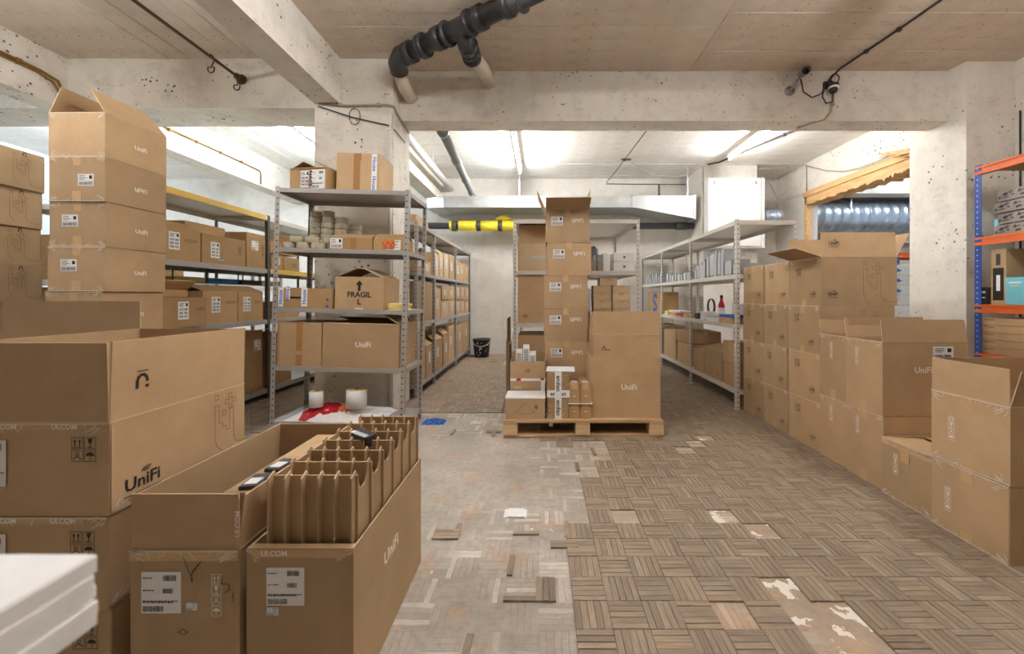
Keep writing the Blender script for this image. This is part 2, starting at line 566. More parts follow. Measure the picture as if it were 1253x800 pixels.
def icons_mesh(cols, rows, s, mat):
    """handling marks: this way up, fragile, keep dry, handle with care"""
    def make():
        mb = MB()
        k = 0
        for r in range(rows):
            for c in range(cols):
                x0 = (c - cols / 2) * s * 1.1
                y0 = (rows / 2 - r - 1) * s * 1.1
                rect_outline(mb, x0, x0 + s, y0, y0 + s, s * 0.05)
                if k % 4 == 0:
                    for q in (0.3, 0.7):
                        mb.rect(x0 + s * (q - 0.05), x0 + s * (q + 0.05), y0 + s * 0.22, y0 + s * 0.6)
                        mb.quad((x0 + s * (q - 0.14), y0 + s * 0.58, 0), (x0 + s * (q + 0.14), y0 + s * 0.58, 0), (x0 + s * q, y0 + s * 0.86, 0), (x0 + s * q, y0 + s * 0.86, 0))
                    mb.rect(x0 + s * 0.12, x0 + s * 0.88, y0 + s * 0.12, y0 + s * 0.18)
                elif k % 4 == 1:
                    mb.quad((x0 + s * 0.4, y0 + s * 0.45, 0), (x0 + s * 0.6, y0 + s * 0.45, 0), (x0 + s * 0.74, y0 + s * 0.88, 0), (x0 + s * 0.26, y0 + s * 0.88, 0))
                    mb.rect(x0 + s * 0.46, x0 + s * 0.54, y0 + s * 0.15, y0 + s * 0.45)
                    mb.rect(x0 + s * 0.3, x0 + s * 0.7, y0 + s * 0.1, y0 + s * 0.17)
                elif k % 4 == 2:
                    stroke(mb, [(x0 + s * 0.15, y0 + s * 0.2), (x0 + s * 0.4, y0 + s * 0.45), (x0 + s * 0.6, y0 + s * 0.4), (x0 + s * 0.85, y0 + s * 0.2)], s * 0.08)
                    rect_outline(mb, x0 + s * 0.35, x0 + s * 0.65, y0 + s * 0.52, y0 + s * 0.82, s * 0.06)
                else:
                    pts = [(x0 + s * (0.5 + 0.38 * math.cos(a)), y0 + s * (0.48 + 0.36 * math.sin(a))) for a in [math.pi * j / 6 for j in range(7)]]
                    i = len(mb.v)
                    mb.v += [(x, y, 0) for x, y in pts]
                    mb.f.append(tuple(range(i, i + 7)))
                    mb.rect(x0 + s * 0.47, x0 + s * 0.53, y0 + s * 0.12, y0 + s * 0.5)
                k += 1
        return mb.mesh('handling_marks', mat)
    return cached(('icons', cols, rows, s, mat), make)

def ulogo_mesh(h, mat, t=0.0016):
    """large pixel-edged U in outline"""
    def make():
        mb = MB()
        s = h * 0.085
        for x, y in [(0.0, 0.92), (0.30, 0.90), (0.22, 0.80), (0.38, 0.80), (0.30, 0.70), (0.16, 0.62)]:
            rect_outline(mb, x * h - h * .3, x * h - h * .3 + s, y * h - h / 2, y * h - h / 2 + s, t)
        o = lambda pts: stroke(mb, [(x * h - h * .3, y * h - h / 2) for x, y in pts], t)
        o([(0, 0.82), (0, 0.25), (0.05, 0.1), (0.16, 0.0)])
        o([(0, 0.82), (0.09, 0.82), (0.09, 0.5), (0.17, 0.5), (0.17, 0.42), (0.25, 0.42), (0.25, 0.34), (0.33, 0.34), (0.33, 0.72), (0.42, 0.72), (0.42, 0.55)])
        o([(0.42, 0.72), (0.42, 0.2), (0.48, 0.06), (0.6, 0.03)])
        o([(0.78, 0.03), (0.86, 0.1), (0.86, 0.82), (0.92, 0.95), (1.0, 0.98)])
        o([(0.6, 0.03), (0.78, 0.03)])
        return mb.mesh('logo_outline', mat)
    return cached(('ulogo', h, mat), make)

def wifi_mesh(size, mat):
    """UniFi wordmark with radio arcs over the i, an underline and a small strap line"""
    def make():
        base = text_mesh('UniFi', size, mat, 0.02)
        mb = MB()
        mb.v = [tuple(v.co) for v in base.vertices]
        mb.f = [tuple(p.vertices) for p in base.polygons]
        for r in (0.16, 0.28, 0.40):
            a0 = math.radians(60); a1 = math.radians(160)
            stroke(mb, [(size * (0.28 + r * math.cos(a0 + (a1 - a0) * k / 6)), size * (0.42 + r * 0.8 * math.sin(a0 + (a1 - a0) * k / 6))) for k in range(7)], size * 0.06)
        mb.rect(-size * 1.1, size * 1.1, -size * 0.62, -size * 0.57)
        b2 = text_mesh('Enterprise WiFi', size * 0.26, mat)
        i = len(mb.v)
        mb.v += [(v.co.x, v.co.y - size * 0.78, 0) for v in b2.vertices]
        mb.f += [tuple(i + k for k in p.vertices) for p in b2.polygons]
        return mb.mesh('printed_logo', mat)
    return cached(('wifi', size, mat), make)

def umark_mesh(s, mat):
    def make():
        mb = MB()
        pts = [(-0.35 * s, -0.5 * s), (-0.33 * s, 0.1 * s), (-0.2 * s, 0.35 * s), (0, 0.42 * s), (0.2 * s, 0.35 * s), (0.33 * s, 0.1 * s), (0.35 * s, -0.1 * s)]
        stroke(mb, pts, s * 0.22)
        mb.rect(0.2 * s, 0.46 * s, -0.5 * s, -0.3 * s)
        mb.rect(-0.36 * s, 0.4 * s, 0.62 * s, 0.70 * s)
        return mb.mesh('printed_mark', mat)
    return cached(('umark', s, mat), make)

def barcode(mb, x0, x1, y0, y1, rnd):
    x = x0
    while x < x1:
        w = rnd.choice((0.0008, 0.0012, 0.002)) * max(1.0, (x1 - x0) / 0.05)
        mb.rect(x, min(x + w, x1), y0, y1)
        x += w + rnd.choice((0.0008, 0.0014)) * max(1.0, (x1 - x0) / 0.05)

def label_meshes(w, h, style):
    def make():
        rnd = random.Random(hash((round(w, 3), round(h, 3))) & 255)
        plate = MB().box(-w / 2, w / 2, -h / 2, h / 2, 0, 0.0006).mesh('label_paper', 'paper')
        mb = MB()
        if style == 'large':
            barcode(mb, w * .05, w * .38, h * .28, h * .42, rnd)
            barcode(mb, w * .05, w * .30, -h * .02, h * .10, rnd)
            barcode(mb, -w * .46, w * .05, -h * .46, -h * .32, rnd)
            for y, a, c in ((.34, -.46, -.22), (.04, -.46, -.18), (-.22, -.46, .44), (-.25, -.46, .30)):
                x = a
                while x < c:
                    q = rnd.uniform(.03, .08)
                    mb.rect(w * x, w * min(x + q, c), h * y, h * (y + .03)); x += q + .02
        elif style == 'tall':
            for k in range(3):
                barcode(mb, -w * .4, -w * .02, h * (-.4 + k * .2), h * (-.27 + k * .2), rnd)
                barcode(mb, w * .06, w * .4, h * (-.4 + k * .2), h * (-.27 + k * .2), rnd)
            for k in range(3):
                mb.rect(-w * .4, w * rnd.uniform(-.05, .1), h * (.24 + k * .07), h * (.27 + k * .07))
            mb.rect(w * .2, w * .4, h * .24, h * .42)
        else:
            for k in range(3):
                rect_outline(mb, w * (-.42 + k * .3), w * (-.18 + k * .3), -h * .42, -h * .12, h * .03)
                barcode(mb, w * (-.39 + k * .3), w * (-.21 + k * .3), -h * .36, -h * .2, rnd)
            for k in range(4):
                mb.rect(-w * .42, w * rnd.uniform(-.1, .12), h * (.02 + k * .11), h * (.06 + k * .11))
            mb.rect(w * .22, w * .4, h * .08, h * .38)
        return plate, mb.mesh('label_print', 'ink')
    return cached(('label', round(w, 4), round(h, 4), style), make)

FACES = {
    'front': Matrix(((1, 0, 0, 0), (0, 0, -1, 0), (0, 1, 0, 0), (0, 0, 0, 1))),
    'back': Matrix(((-1, 0, 0, 0), (0, 0, 1, 0), (0, 1, 0, 0), (0, 0, 0, 1))),
    'right': Matrix(((0, 0, 1, 0), (1, 0, 0, 0), (0, 1, 0, 0), (0, 0, 0, 1))),
    'left': Matrix(((0, 0, -1, 0), (-1, 0, 0, 0), (0, 1, 0, 0), (0, 0, 0, 1))),
    'top': Matrix.Identity(4),
}

def decal(parent, face_m, d, layer=1):
    """face_m: frame of the face (x right, y up, z out)"""
    kind = d[0]
    u, v = d[1], d[2]
    rot = d[-1] if isinstance(d[-1], dict) else {}
    m = face_m @ T(u, v, 0.0007 * layer) @ RZ(rot.get('rot', 0))
    if kind == 'text':
        put('printed_text', text_mesh(d[3], d[4], d[5], d[6]), parent, m)
    elif kind == 'label':
        a, b = label_meshes(d[3], d[4], d[5])
        o = put('shipping_label', a, parent, m)
        o = put('printed_text', b, o, T(0, 0, 0.0010))
        o['kind'] = 'stuff'
    elif kind == 'icons':
        put('handling_marks', icons_mesh(d[3], d[4], d[5], d[6]), parent, m)
    elif kind == 'ulogo':
        put('printed_outline', ulogo_mesh(d[3], d[4]), parent, m)
    elif kind == 'wifi':
        put('printed_logo', wifi_mesh(d[3], d[4]), parent, m)
    elif kind == 'umark':
        put('printed_mark', umark_mesh(d[3], d[4]), parent, m)
    elif kind == 'strip':
        w, h, mat = d[3], d[4], d[5]
        o = put('tape_strip', cached(('strip', round(w, 4), round(h, 4), mat), lambda: MB().box(-w / 2, w / 2, -h / 2, h / 2, 0, 0.0005).mesh('tape_strip', mat)), parent, m)
        for s_, sz, uu, vv, ink in rot.get('say', ()):
            put('printed_text', text_mesh(s_, sz, ink, 0.02), o, T(uu, vv, 0.0010) @ RZ(rot.get('sayrot', 0)))
    elif kind == 'crease':  # crinkled tape, with its white highlights drawn on as pale strokes
        w, h, seed = d[3], d[4], d[5]
        def mk():
            rnd = random.Random(seed)
            mb = MB()
            mb.rect(-w / 2, w / 2, h / 2 - .006, h / 2 - .002)
            for sx in (-1, 1):
                for q in range(7):
                    x0, y0 = sx * (w / 2 - rnd.uniform(0, .03)), h / 2 - rnd.uniform(0, .02)
                    stroke(mb, [(x0, y0), (x0 - sx * rnd.uniform(.01, .04), y0 - rnd.uniform(.005, .03))], rnd.uniform(.0012, .003))
            for q in range(9):
                x0 = rnd.uniform(-w * .4, w * .4)
                stroke(mb, [(x0, h / 2 - .004), (x0 + rnd.uniform(-.03, .03), h / 2 - rnd.uniform(.01, .03))], rnd.uniform(.001, .0025))
            return mb.mesh('tape_crease_glints', 'tape_glint')
        o = put('tape_crease_glints', cached(('crease', round(w, 3), round(h, 3), seed), mk), parent, m)
        o['kind'] = 'stuff'
    elif kind == 'arrow':
        put('printed_arrow', cached(('arrow', d[3]), lambda: MB().rect(-.011, .011, -d[3] / 2, d[3] * .15).quad((-.03, d[3] * .1, 0), (.03, d[3] * .1, 0), (.001, d[3] / 2, 0), (-.001, d[3] / 2, 0)).mesh('printed_arrow', 'ink')), parent, m)
    elif kind == 'scribble':
        pts = d[3]
        put('pen_mark', cached(('scr', str(pts)), lambda: (lambda mb: (stroke(mb, pts, d[4]), mb.mesh('pen_mark', 'ink'))[1])(MB())), parent, m)

def shell_mesh(w, d, h, mat):
    """open carton: four walls and a base with 5 mm board"""
    def make():
        mb, t = MB(), 0.005
        X, Y, x, y = w / 2, d / 2, w / 2 - t, d / 2 - t
        i = 0
        mb.v = [(-X, -Y, 0), (X, -Y, 0), (X, Y, 0), (-X, Y, 0), (-X, -Y, h), (X, -Y, h), (X, Y, h), (-X, Y, h),
                (-x, -y, h), (x, -y, h), (x, y, h), (-x, y, h), (-x, -y, t), (x, -y, t), (x, y, t), (-x, y, t)]
        for k in range(4):
            n = (k + 1) % 4
            mb.f += [(k, n, 4 + n, 4 + k), (4 + k, 4 + n, 8 + n, 8 + k), (8 + k, 8 + n, 12 + n, 12 + k)]
        mb.f += [(3, 2, 1, 0), (12, 13, 14, 15)]
        me = mb.mesh('carton_body', mat)
        me.materials.append(M['kraft_edge'])
        for k in (1, 4, 7, 10):
            me.polygons[k].material_index = 1
        return me
    return cached(('shell', round(w, 4), round(d, 4), round(h, 4), mat), make)

def flap_mesh(L, ln, cham, mat):
    def make():
        t = 0.0045
        c = cham
        poly = [(-L / 2, 0), (L / 2, 0), (L / 2 - c * 0.3, ln * (0.5 if c > .02 else 0.95)), (L / 2 - c, ln), (-L / 2 + c * 0.1, ln)] if c else [(-L / 2 + .002, 0), (L / 2 - .002, 0), (L / 2 - .003, ln), (-L / 2 + .003, ln)]
        me = MB().prism(poly, 0, t).mesh('carton_flap', mat)
        me.materials.append(M['kraft_edge'])
        for p in list(me.polygons)[2:]:
            p.material_index = 1
        return me
    return cached(('flap', round(L, 4), round(ln, 4), round(cham, 3), mat), make)

FLAP_ROT = {'front': 0, 'right': 90, 'back': 180, 'left': -90}
def carton(name, label, mtx, size, group=None, mat='kraft', flaps=None, decals=(), tape='x', cat='box', tape_mat='tape_clear', flap_mat=None):
    """size w,d,h; closed unless flaps is given: {side: (angle, length[, chamfer])}, 0 upright, + outward"""
    w, d, h = size
    if tape == 'none' and flaps is None and not decals:
        # small plain carton: body and two lid flaps
        pass
    root = empty(name, mtx)
    tag(root, label, cat, group)
    layer = {}
    if flaps is None:
        b = 0.004
        put('body', cached(('body', round(w, 4), round(d, 4), round(h, 4), mat), lambda: MB().cbox(w, d, h - b, 0.003).mesh('carton_body', mat)), root)
        if tape == 'y':      # seam runs along the depth
            fw, fd = (w - 0.005) / 2, d - 0.002
            for s in (-1, 1):
                put('flap', cached(('lid', round(fw, 4), round(fd, 4), mat), lambda: MB().box(-fw / 2, fw / 2, -fd / 2, fd / 2, 0, b).mesh('carton_flap', mat)), root, T(s * (fw / 2 + 0.0015), 0, h - b))
        else:
            fw, fd = w - 0.002, (d - 0.005) / 2
            for s in (-1, 1):
                put('flap', cached(('lid', round(fw, 4), round(fd, 4), mat), lambda: MB().box(-fw / 2, fw / 2, -fd / 2, fd / 2, 0, b).mesh('carton_flap', mat)), root, T(0, s * (fd / 2 + 0.0015), h - b))
        if tape in ('x', 'y'):
            L = (w if tape == 'x' else d)
            def mk():
                mb, q, e = MB(), 0.025, 0.0006
                mb.box(-L / 2 - e, L / 2 + e, -q, q, h, h + e)
                dr = min(0.06, h * 0.3)
                mb.box(L / 2, L / 2 + e, -q, q, h - dr, h)
                mb.box(-L / 2 - e, -L / 2, -q, q, h - dr, h)
                return mb.mesh('packing_tape', tape_mat)
            put('tape', cached(('tape', round(L, 4), round(h, 4), tape_mat), mk), root, RZ(0 if tape == 'x' else 90))
    else:
        put('body', shell_mesh(w, d, h, mat), root)
        fl = {}
        for side, spec in flaps.items():
            if abs(spec[0]) < 40 and spec[1] > .1:
                L_ = w if side in ('front', 'back') else d
                o_ = {'front': (0, -d / 2), 'back': (0, d / 2), 'right': (w / 2, 0), 'left': (-w / 2, 0)}[side]
                put('fold_line', cached(('fold', round(L_, 3)), lambda: MB().box(-L_ / 2, L_ / 2, -0.0012, 0, -0.0025, 0.0015).mesh('fold_line', 'kraft_edge')), root, T(o_[0], o_[1], h) @ RZ(FLAP_ROT[side]))
            ang, ln = spec[0], spec[1]
            ch = spec[2] if len(spec) > 2 else 0.0
            L = w if side in ('front', 'back') else d
            off = {'front': (0, -d / 2), 'back': (0, d / 2), 'right': (w / 2, 0), 'left': (-w / 2, 0)}[side]
            fl[side] = put('flap', flap_mesh(L, ln, ch, flap_mat or mat), root, T(off[0], off[1], h + 0.0004) @ RZ(FLAP_ROT[side]) @ RX(ang))
    for dd in decals:
        face, spec = dd[0], dd[1:]
        n = layer[face] = layer.get(face, 0) + 1
        if face.startswith('flap:'):
            decal(fl[face[5:]], FACES['front'] @ T(0, 0, 0), spec, n)
        elif face.startswith('in:'):
            decal(fl[face[3:]], T(0, 0.0045, 0) @ FACES['back'], spec, n)
        else:
            org = {'front': (0, -d / 2, 0), 'back': (0, d / 2, 0), 'right': (w / 2, 0, 0), 'left': (-w / 2, 0, 0), 'top': (0, 0, h + 0.0006)}[face]
            decal(root, T(*org) @ FACES[face], spec, n)
    return root

# ================================================================== THE SETTING
def slab(name, x0, x1, y0, y1, z0, z1, mat, parent=None):
    o = put(name, MB().box(x0, x1, y0, y1, z0, z1).mesh(name, mat), parent)
    if parent is None:
        struct(o)
    return o

ZC = 3.51           # underside of the ceiling
YB = 7.92           # back wall
FZ = 0.008          # top of the parquet above the bare screed

floor = slab('floor', -8.2, 9.0, -3.0, YB, -0.15, 0.0, 'screed')
slab('wall_back', -8.2, 9.0, YB, YB + 0.15, 0, ZC, 'wall_paint')
slab('wall_front', -8.2, 9.0, -3.15, -3.0, 0, ZC, 'wall_paint')
slab('wall_left', -8.35, -8.2, -3.0, YB, 0, ZC, 'wall_cool')
slab('wall_outer_right', 9.0, 9.15, -3.0, YB, 0, ZC, 'wall_cool')
slab('wall_right', 4.75, 4.95, -3.0, 3.97, 0, 3.0, 'wall_paint')
slab('wall_right_rear', 4.70, 4.90, 7.02, YB, 0, 3.0, 'wall_paint')
slab('wall_stub', 2.91, 3.87, 7.1, YB, 0, ZC, 'wall_paint')
slab('wall_store', 5.9, 9.0, 4.0, 4.15, 0, ZC, 'wall_cool')

# ---- parquet: basket-weave blocks of five fingers
def on_parquet(cx, cy):
    if cy > 3.87:
        return not (-0.9 < cx < -0.1 and cy > 6.6 and cy < 7.1 and math.sin(cx * 9) > 0.3)
    if cx < -1.25 and cy > 2.0:
        return True
    if cy > 3.15:
        return cx > -0.02
    if cy > 2.98:
        return cx > 0.10 and not (0.25 < cx < 0.5 and cy > 3.05)
    if cy > 2.86:
        return cx > 0.5
    if cy > 2.74:
        return cx > 0.5
    if cy > 2.6:
        return cx > 0.37
    if cy > 2.5:
        return cx > 0.37
    if cy > 1.95:
        return cx > 0.247
    return cx > 0.119

HOLES = set()
def cell(x, y):
    return (math.floor((x - PX) / PA), math.floor((y - PY) / PA))
for x, y in [(0.44, 2.06), (0.95, 2.06), (1.08, 1.94), (0.69, 1.43), (0.95, 1.56), (0.95, 1.43), (1.08, 1.43), (0.95, 1.30), (1.08, 1.30), (1.0, 1.17),
             (1.35, 3.28), (1.22, 3.15), (1.10, 3.02)]:
    HOLES.add(cell(x, y))

def block_into(mb, rnd, ox=0.0, oy=0.0, oz=0.0, turn=False, drop=()):
    """five fingers with open joints; UV runs along the grain"""
    a, n = PA, 5
    w = a / n
    for k in range(n):
        if k in drop:
            rnd.random()
            continue
        g = rnd.choice((0.0003, 0.0006, 0.0009, 0.0014))
        t = FZ + rnd.uniform(-0.0011, 0.0009)
        x0, x1, y0, y1 = -a / 2 + k * w + g, -a / 2 + (k + 1) * w - g, -a / 2 + g, a / 2 - g
        tl = [rnd.uniform(-0.0005, 0.0005) for _ in range(4)]
        b = 0.0009
        zs = [t + q for q in tl]
        V = [(x0, y0, 0), (x1, y0, 0), (x1, y1, 0), (x0, y1, 0),
             (x0, y0, zs[0] - b), (x1, y0, zs[1] - b), (x1, y1, zs[2] - b), (x0, y1, zs[3] - b),
             (x0 + b, y0 + b, zs[0]), (x1 - b, y0 + b, zs[1]), (x1 - b, y1 - b, zs[2]), (x0 + b, y1 - b, zs[3])]
        u0, v0 = rnd.uniform(0, 9), rnd.uniform(0, 9)
        uv = [(u0 + p[1], v0 + p[0]) for p in V]
        if turn:
            V = [(p[1], p[0], p[2]) for p in V]
        V = [(p[0] + ox, p[1] + oy, p[2] + oz) for p in V]
        i = len(mb.v)
        mb.v += V
        F = [(8, 9, 10, 11)] + [(4 + q, 4 + (q + 1) % 4, 8 + (q + 1) % 4, 8 + q) for q in range(4)] + [(q, (q + 1) % 4, 4 + (q + 1) % 4, 4 + q) for q in range(4)]
        tone = rnd.random()
        for f in F:
            if turn:
                f = f[::-1]
            mb.f.append(tuple(i + q for q in f))
            mb.uv += [uv[q] for q in f]
            mb.tone.append(tone)

def block_mesh(seed, turn, drop=()):
    def make():
        mb = MB()
        block_into(mb, random.Random(seed), turn=turn, drop=drop)
        return mb.mesh('parquet_block', 'parquet_wood')
    return cached(('block', seed, turn, drop), make)

cells = []
for i in range(-34, 24):
    for k in range(-5, 51):
        cx, cy = PX + (i + 0.5) * PA, PY + (k + 0.5) * PA
        if cy > YB - 0.06 or (i, k) in HOLES or not on_parquet(cx, cy):
            continue
        px, py = 662 + cx * 485 / max(cy, .3), 363 + 1.15 * 485 / max(cy, .3)
        seen = -20 < px < 1273 and py < 830
        # hidden under the stacked cartons along the right side
        if cx > 2.05 and cy < 3.9:
            seen = False
        cells.append((not seen, cy, i, k, cx, cy))
cells.sort()
rest = MB()
rr = random.Random(3)
for n, (hid, _, i, k, cx, cy) in enumerate(cells):
    turn = (i + k) % 2 == 0          # even cells lie across, odd cells run away
    drop = ()
    if cy > 3.2 and rr.random() < 0.02:
        drop = (rr.randrange(5),)
    if n < 300 and not hid:
        put('parquet_block', block_mesh(rr.randrange(14), turn, drop), floor, T(cx, cy, rr.uniform(0, 0.0008)) @ RZ(rr.uniform(-0.5, 0.5)))
    else:
        block_into(rest, rr, cx, cy, rr.uniform(0, 0.0006), turn, drop)
o = put('parquet_field', rest.mesh('parquet_field', 'parquet_wood'), floor)
o['kind'] = 'stuff'

# loose fingers left standing on the screed
def loose(xp, yp, n, turn, seed):
    y = 485 * 1.15 / (yp - 363)
    x = (xp - 662) * y / 485
    d = tuple(range(n, 5))
    put('parquet_strip', block_mesh(seed, turn, d), floor, T(x, y, 0.0006) @ RZ(random.uniform(-2, 2)))
loose(548, 651, 3, True, 21)
loose(572, 651, 1, False, 22)
loose(644, 646, 1, True, 23)
loose(640, 693, 1, False, 24)
loose(637, 722, 1, True, 25)
loose(676, 722, 3, False, 26)
loose(590, 798, 1, False, 27)
loose(690, 661, 2, True, 28)
loose(707, 648, 1, False, 29)
loose(562, 529, 1, False, 30)
loose(605, 527, 2, True, 31)
loose(612, 531, 1, False, 32)
loose(716, 572, 1, False, 33)
loose(735, 553, 1, False, 34)

# ---- ceiling with the print of its formwork boards
ceil = slab('ceiling', -8.2, 9.0, -3.0, YB, ZC + 0.006, ZC + 0.2, 'ceiling_board')
def boards(x0, x1, y0, y1, w, along, mat='ceiling_board'):
    rnd = random.Random(int(x0 * 10 + y0 * 100))
    if along == 'x':
        n = max(1, round((y1 - y0) / w)); w = (y1 - y0) / n
        L = x1 - x0
        me = cached(('cb', round(L, 2), round(w, 3), 'x', mat), lambda: MB().box(-L / 2, L / 2, -w / 2 + .0025, w / 2 - .0025, 0, 0.012).mesh('ceiling_board', mat))
        for k in range(n):
            put('ceiling_board', me, ceil, T((x0 + x1) / 2, y0 + (k + .5) * w, ZC - rnd.uniform(-.005, .004)) @ RX(rnd.uniform(-.9, .9)))
    else:
        n = max(1, round((x1 - x0) / w)); w = (x1 - x0) / n
        L = y1 - y0
        me = cached(('cb', round(L, 2), round(w, 3), 'y', mat), lambda: MB().box(-w / 2 + .0025, w / 2 - .0025, -L / 2, L / 2, 0, 0.012).mesh('ceiling_board', mat))
        for k in range(n):
            put('ceiling_board', me, ceil, T(x0 + (k + .5) * w, (y0 + y1) / 2, ZC - rnd.uniform(-.005, .004)) @ RY(rnd.uniform(-.9, .9)))
boards(-1.99, 1.55, 2.6, 4.15, 0.165, 'x')
boards(1.56, 4.75, 2.6, 4.15, 0.165, 'x')
boards(-1.99, 4.75, -1.5, 2.6, 0.33, 'x')
boards(-4.70, -2.245, -1.5, 3.93, 0.205, 'y')
boards(-1.99, 4.69, 4.40, YB, 0.22, 'x', 'ceiling_board_lit')
boards(-4.70, -2.245, 4.36, YB, 0.205, 'y', 'ceiling_board_lit')
boards(-8.2, -4.96, 4.36, YB, 0.4, 'x', 'ceiling_board_lit')

# ---- beams and pillars
slab('beam_middle', -2.245, -1.99, -3.0, 3.93, 3.06, ZC + .01, 'plaster')
slab('beam_middle_rear', -2.245, -1.99, 4.42, YB, 3.06, ZC + .01, 'plaster')
slab('beam_left', -4.96, -4.70, -3.0, YB, 3.01, ZC + .01, 'plaster')
slab('beam_cross_left', -4.70, -2.245, 3.93, 4.36, 3.02, ZC + .01, 'plaster')
slab('beam_cross_far_left', -8.2, -4.96, 3.93, 4.36, 3.02, ZC + .01, 'plaster')
slab('beam_cross_right', -1.467, 4.26, 4.15, 4.40, 2.99, ZC + .01, 'plaster')
slab('beam_right', 4.75, 5.0, -3.0, 3.97, 3.0, ZC + .01, 'plaster')
slab('beam_right_rear', 4.69, 4.95, 4.58, YB, 3.0, ZC + .01, 'plaster')
slab('beam_store', 4.95, 9.0, 6.9, 7.2, 2.95, ZC + .01, 'plaster')
slab('pillar_middle', -2.245, -1.467, 3.93, 4.42, 0, ZC + .01, 'plaster')
slab('pillar_right', 4.26, 4.76, 3.97, 4.58, 0, ZC + .01, 'plaster')

# ---- rough timber lining of the opening in the right wall
trim = struct(empty('trim_1', T(4.69, 7.0, 0)))
rnd = random.Random(5)
f2 = lambda k: 1 + math.sin(k * .7) * .5
def lintel():
    mb = MB()
    n = 90
    y0, y1 = 4.585, 7.0
    for side in (0,):
        pts_lo = []
        for k in range(n + 1):
            f = k / n
            pts_lo.append((y0 + (y1 - y0) * f, 2.795 - 0.02 * f2(k) - 0.02 * rnd.random() - (0.05 * rnd.random() if k % 5 == 0 and k < 42 else 0)))
    i = len(mb.v)
    for x in (4.66, 4.92):
        for y, z in pts_lo:
            mb.v.append((x - 4.69, y - 7.0, z))
        for y, z in pts_lo:
            mb.v.append((x - 4.69, y - 7.0, 3.0))
    m = n + 1
    for k in range(n):
        mb.f.append((i + k, i + k + 1, i + m + k + 1, i + m + k))
        mb.f.append((i + 2 * m + k + 1, i + 2 * m + k, i + 3 * m + k, i + 3 * m + k + 1))
        mb.f.append((i + k + 1, i + k, i + 2 * m + k, i + 2 * m + k + 1))
    mb.f.append((i, i + m, i + 3 * m, i + 2 * m))
    mb.f.append((i + n, i + 2 * m + n, i + 3 * m + n, i + m + n))
    return mb.mesh('lintel_board', 'lintel_wood')
put('lintel_board', lintel(), trim)
put('jamb_board', MB().box(-0.03, 0.06, -0.035, 0.015, 0, 2.96).mesh('jamb_board', 'lintel_wood'), trim)
put('lintel_strip', MB().box(-0.05, -0.03, -2.41, 0.02, 2.90, 2.985).mesh('lintel_strip', 'lintel_wood'), trim)
for k in range(9):
    L = rnd.uniform(.2, .5)
    me = MB().prism([(0, 0), (L, .012), (L * .7, .03), (0, .035)], 0, .03).mesh('splinter', 'lintel_wood')
    put('splinter', me, trim, T(-0.06 + rnd.uniform(-.03, .03), -2.40 + k * .05, 2.86 + k * .015) @ RZ(90) @ RY(-rnd.uniform(2, 14)))

# ---- fluorescent battens
WHERE = ['bare white fluorescent batten on the bright ceiling above the pallet aisle', 'bare white fluorescent batten on the ceiling beside the white cabinet',
         'cool fluorescent batten above the rack with yellow edges', 'cool fluorescent batten at the back of the far bay beyond the beam',
         'cool fluorescent batten near the front of the far bay beyond the beam', 'cool fluorescent batten in the store behind the timber opening',
         'added unseen fluorescent batten over the bare screed just above the viewer', 'added unseen fluorescent batten just above the row of cartons by the blue rack', 'added unseen fluorescent batten just above the tall stack of cartons']
for n, (x, y0, y1, drop, colr, s) in enumerate(LAMPS):
    key = 'tube_%d_%d' % (s, int(colr[2] * 100))
    if key not in M:
        emitter(key, colr, s)
    L = y1 - y0
    r = empty('fluorescent_lamp', T(x, (y0 + y1) / 2, ZC - drop))
    tag(r, WHERE[n], 'lamp', 'fluorescent battens')
    put('housing', cached(('housing', L), lambda: MB().box(-.03, .03, -L / 2 - .03, L / 2 + .03, -0.045, -0.004).mesh('lamp_housing', 'white_paint')), r)
    put('tube', cached(('tube', L, key), lambda: MB().tube([(0, -L / 2, -.085), (0, L / 2, -.085)], 0.013, 8).mesh('lamp_tube', key)), r)
    for q in (-1, 1):
        put('lamp_holder', cached(('holder',), lambda: MB().box(-.015, .015, -.012, .012, -.105, -.045).mesh('lamp_holder', 'tube_cap')), r, T(0, q * (L / 2 + .012), 0))
        if drop:
            put('hanger_rod', cached(('lrod', drop), lambda: MB().box(-.004, .004, -.004, .004, -.005, drop - .004).mesh('hanger_rod', 'tube_cap')), r, T(0, q * L * .35, 0))

